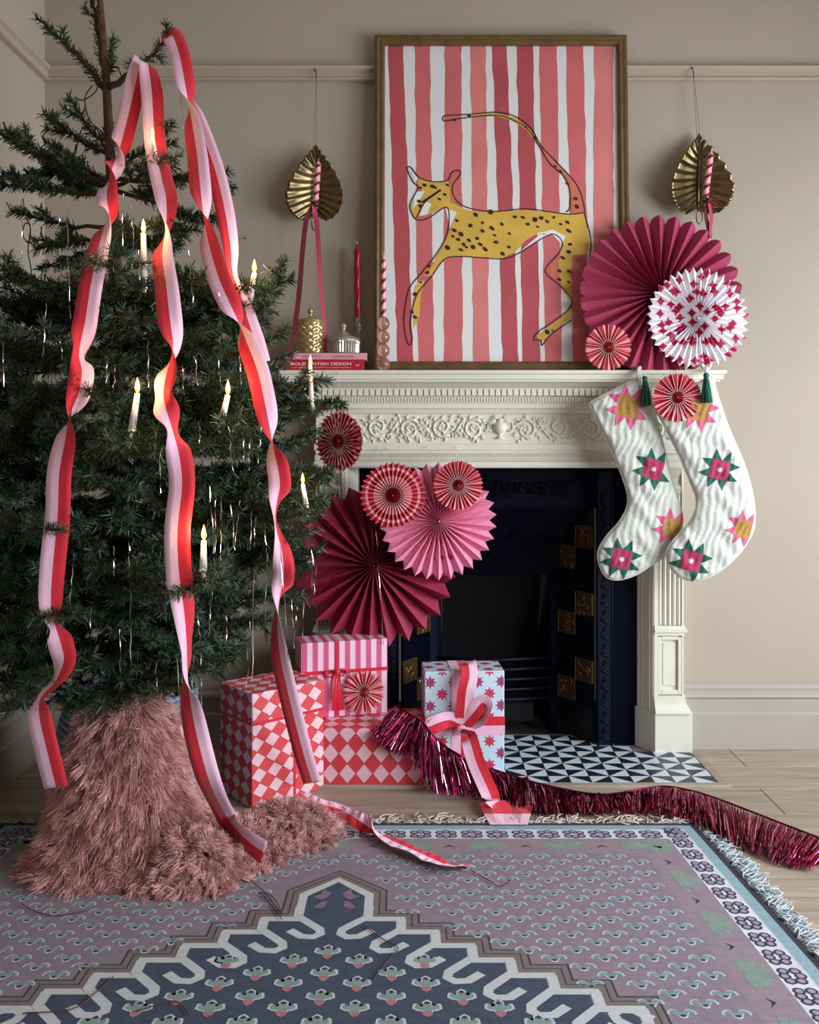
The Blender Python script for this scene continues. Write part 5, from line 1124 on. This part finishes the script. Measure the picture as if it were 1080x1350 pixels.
def zone(x, y, l):
    m = y+l/2; c = [np.interp(m, *s) for s in (S1, S2, S3)]
    return ('left of the left streamer', 'between the left and middle streamers', 'between the middle and right streamers', 'right of the right streamer')[sum(x > v for v in c)]
ZN = {}
for t_ in sorted(ten, key=lambda t: t[1]): ZN.setdefault(zone(*t_), []).append(t_)
def tlabel(t_):
    z = zone(*t_); return 'silver tinsel strand '+z+', '+ORD[ZN[z].index(t_)]+' from the top'
for k, (x, y, l) in enumerate(ten):
    Y = max(yfront(x, y)-.015, -1.2) if x < 440 else -.215
    if x < 125 and y < 100: Y = -.72
    p0 = P(x, y, Y); dz = l*(CD+Y)/F; n = 9; V = []
    sl = R_.uniform(-.10, .10)
    for i in range(n):
        t = i/(n-1); a = i*.9+k; w = .0011; c = p0+Vector((sl*dz*t+R_.gauss(0, .0012), R_.gauss(0, .001), -dz*t)); V.append([c-Vector((math.cos(a), math.sin(a), 0))*w, c+Vector((math.cos(a), math.sin(a), 0))*w])
    G().loft(V).make('tinsel_strand', m_silver, None, loc=tuple(p0), label=tlabel((x, y, l)) if x < 440 else 'long silver tinsel strand hanging before the largest crimson fan', cat='tinsel', group='tinsel strands on the tree')

# ------------------------------------------------------------------ basket and sheepskins at the foot of the tree
bk = root('tree_basket', 'grey-blue coiled basket holding the tree base behind the fur', 'basket', (TX+.015, TY+.06, 0))
m_bask = M('grey_coil', (120, 132, 150), .55, var=.25, vscale=60, bump=.3, bscale=200)
for k in range(22):
    z = .008+k*.0165; rr = .168+.034*math.sin(PI*min(1, (k+3)/22)); n = 40
    pts = [(TX+.015+rr*math.cos(2*PI*j/n), TY+.06+rr*math.sin(2*PI*j/n), z+.001*math.sin(j*5)) for j in range(n+1)]
    G().tube(pts, .0088, 6, cap=False).make('coil', m_bask, bk, smooth=True)
G().lathe([(.12, 0), (.165, .01), (.18, .2), (.165, .33), (.02, .335)], (TX+.015, TY+.06, .002), 24).make('soil', M('dark_filling', (22, 20, 26), .95), bk)
def fur(name, label, hf, x0, x1, y0, y1, n, ln, col, seed, thr=.012, flow=.8, curl=1.0):
    rng = np.random.RandomState(seed); st = .0125; xs = np.arange(x0, x1, st); ys = np.arange(y0, y1, st)
    Hh = np.array([[hf(x, y) for x in xs] for y in ys]); cx, cy = (x0+x1)/2, (y0+y1)/2
    r = root(name, label, 'fur rug', (cx, cy, 0))
    V = [(x, y, max(.002, Hh[j, i])) for j, y in enumerate(ys) for i, x in enumerate(xs)]; nx = len(xs); Fc = []
    for j in range(len(ys)-1):
        for i in range(nx-1):
            if max(Hh[j, i], Hh[j+1, i+1], Hh[j+1, i], Hh[j, i+1]) > thr: Fc.append((j*nx+i, j*nx+i+1, (j+1)*nx+i+1, (j+1)*nx+i))
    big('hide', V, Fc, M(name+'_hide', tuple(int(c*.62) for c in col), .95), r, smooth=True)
    A = np.array(V)[np.array(Fc)]; e1 = A[:, 1]-A[:, 0]; e2 = A[:, 3]-A[:, 0]; nr = np.cross(e1, e2); ar = np.linalg.norm(nr, axis=1); nr /= ar[:, None]; ar[A[:, :, 1].mean(1) > y1-.28] *= .6
    f = rng.choice(len(Fc), n, p=ar/ar.sum()); u, v = rng.rand(n, 1), rng.rand(n, 1); p = A[f, 0]+e1[f]*u+e2[f]*v; N_ = nr[f]; N_[N_[:, 2] < 0] *= -1
    down = np.stack([N_[:, 0]*N_[:, 2], N_[:, 1]*N_[:, 2], -(N_[:, 0]**2+N_[:, 1]**2)], 1); dn = np.linalg.norm(down, axis=1, keepdims=True); down = np.where(dn > .05, down/(dn+1e-6), 0)
    # clumps: nearby hairs share a direction and a wave
    cell = np.floor(p/ .013).astype(int); hsh = (cell[:, 0]*73856093 ^ cell[:, 1]*19349663 ^ cell[:, 2]*83492791) & 0xffff; cr = np.random.RandomState(seed+1).normal(size=(65536, 3)); cd = cr[hsh]
    ctr = (cell+.5)*.013; cd2 = np.roll(cr, 7, 0)[hsh]
    d = N_*.75+down*flow+cd*.42+rng.normal(size=(n, 3))*.16; d /= np.linalg.norm(d, axis=1, keepdims=True)
    l = ln*(.65+.6*rng.rand(n, 1)); sd = np.cross(d, rng.normal(size=(n, 3))*.3+cd2); sd /= np.linalg.norm(sd, axis=1, keepdims=True)+1e-9
    toc = (ctr-p); toc -= d*(toc*d).sum(1)[:, None]
    K = 7; rows = []; w0 = .00085
    for k in range(K):
        t = k/(K-1); wave = curl*.0055*math.sin(0)+curl*.0034*np.sin(t*13+cd[:, :1]*3)*min(1, t*3)
        c = p+d*l*t+sd*wave+toc*.95*t+down*l*.28*t*t*flow; c[:, 2] = np.maximum(c[:, 2]-.10*l[:, 0]*t*t, .003)
        wv = np.cross(d, sd)*w0*(1-.55*t); rows.append(np.stack([c-wv, c+wv], 1))
    Q = np.stack(rows, 1).reshape(-1, 3); base = np.arange(n)[:, None]*2*K; Fq = np.concatenate([base+np.array([[2*k, 2*k+1, 2*k+3, 2*k+2]]) for k in range(K-1)], 0)
    big('wool', Q, Fq, M(name+'_wool', col, .6, island=.28, sheen=.25), r, kind='stuff')
def g2(x, y, cx, cy, sx, sy, p=2.0): return math.exp(-((abs((x-cx)/sx)**p+abs((y-cy)/sy)**p)))
def h_pot(x, y):
    h1 = .40*g2(x, y, -.715, -.780, .122, .15, 3.2); h2 = .14*g2(x, y, -.640, -.85, .125, .10, 2.6); h3 = .08*g2(x, y, -.735, -.80, .065, .12, 2.5); h4 = .10*g2(x, y, -.57, -.81, .08, .11, 2.4)
    return (h1**3+h2**3+h3**3+h4**3)**(1/3)-.008+.006*math.sin(x*41+y*17)*math.sin(y*37)
def h_floor(x, y):
    h1 = .095*g2(x, y, -.690, -.915, .080, .055, 3); h2 = .100*g2(x, y, -.510, -.955, .085, .062, 3); h3 = .070*g2(x, y, -.32, -.715, .105, .082, 3); h4 = .06*g2(x, y, -.46, -.80, .13, .10, 3)
    return max(h1, h2, h3, h4)-.006+.005*math.sin(x*53+y*11)*math.sin(y*47)
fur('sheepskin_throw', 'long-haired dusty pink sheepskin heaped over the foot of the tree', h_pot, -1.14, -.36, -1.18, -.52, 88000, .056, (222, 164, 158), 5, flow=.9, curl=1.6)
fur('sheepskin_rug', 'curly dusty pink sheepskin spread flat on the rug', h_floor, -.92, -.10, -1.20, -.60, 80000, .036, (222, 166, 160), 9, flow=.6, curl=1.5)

# ------------------------------------------------------------------ loose threads and sprigs on the rug
m_thr = M('plum_thread', (96, 48, 62), .7)
def thread(pts, label, r=.0011):
    p = [PZ(x, y, .011) for x, y in pts]; G().tube([Vector(q_)-p[0] for q_ in spline([tuple(a) for a in p], 6)], r, 5).make('loose_thread', m_thr, None, smooth=True, loc=None, label=label, cat='thread').location = p[0]
thread([(28, 1191), (45, 1201), (75, 1207), (118, 1200)], 'thin plum thread lying on the mauve rug field at left')
thread([(330, 1160), (348, 1175), (362, 1185), (372, 1205), (352, 1180), (345, 1178), (362, 1198), (372, 1212)], 'tangled plum thread beside the sheepskin on the rug')
thread([(30, 1336), (95, 1330), (125, 1310), (150, 1287)], 'plum thread crossing the medallion hooks at far left')
thread([(480, 1220), (505, 1238), (525, 1250), (510, 1268), (492, 1292)], 'dark twig thread lying across the medallion centre')
thread([(622, 1148), (640, 1158), (660, 1168), (675, 1160)], 'dark twig thread beyond the end of the curled streamer')
thread([(180, 1333), (230, 1320), (250, 1338)], 'dark twig thread near the bottom edge of the rug')
G().tube([P(325, 314, -.001), P(325, 314, -.02), P(322, 313.5, -.024)], [.0018, .0016, .004], 6).make('wall_nail', m_brass, None, smooth=True, label='small dark nail in the wall between the sconce and tree', cat='nail')
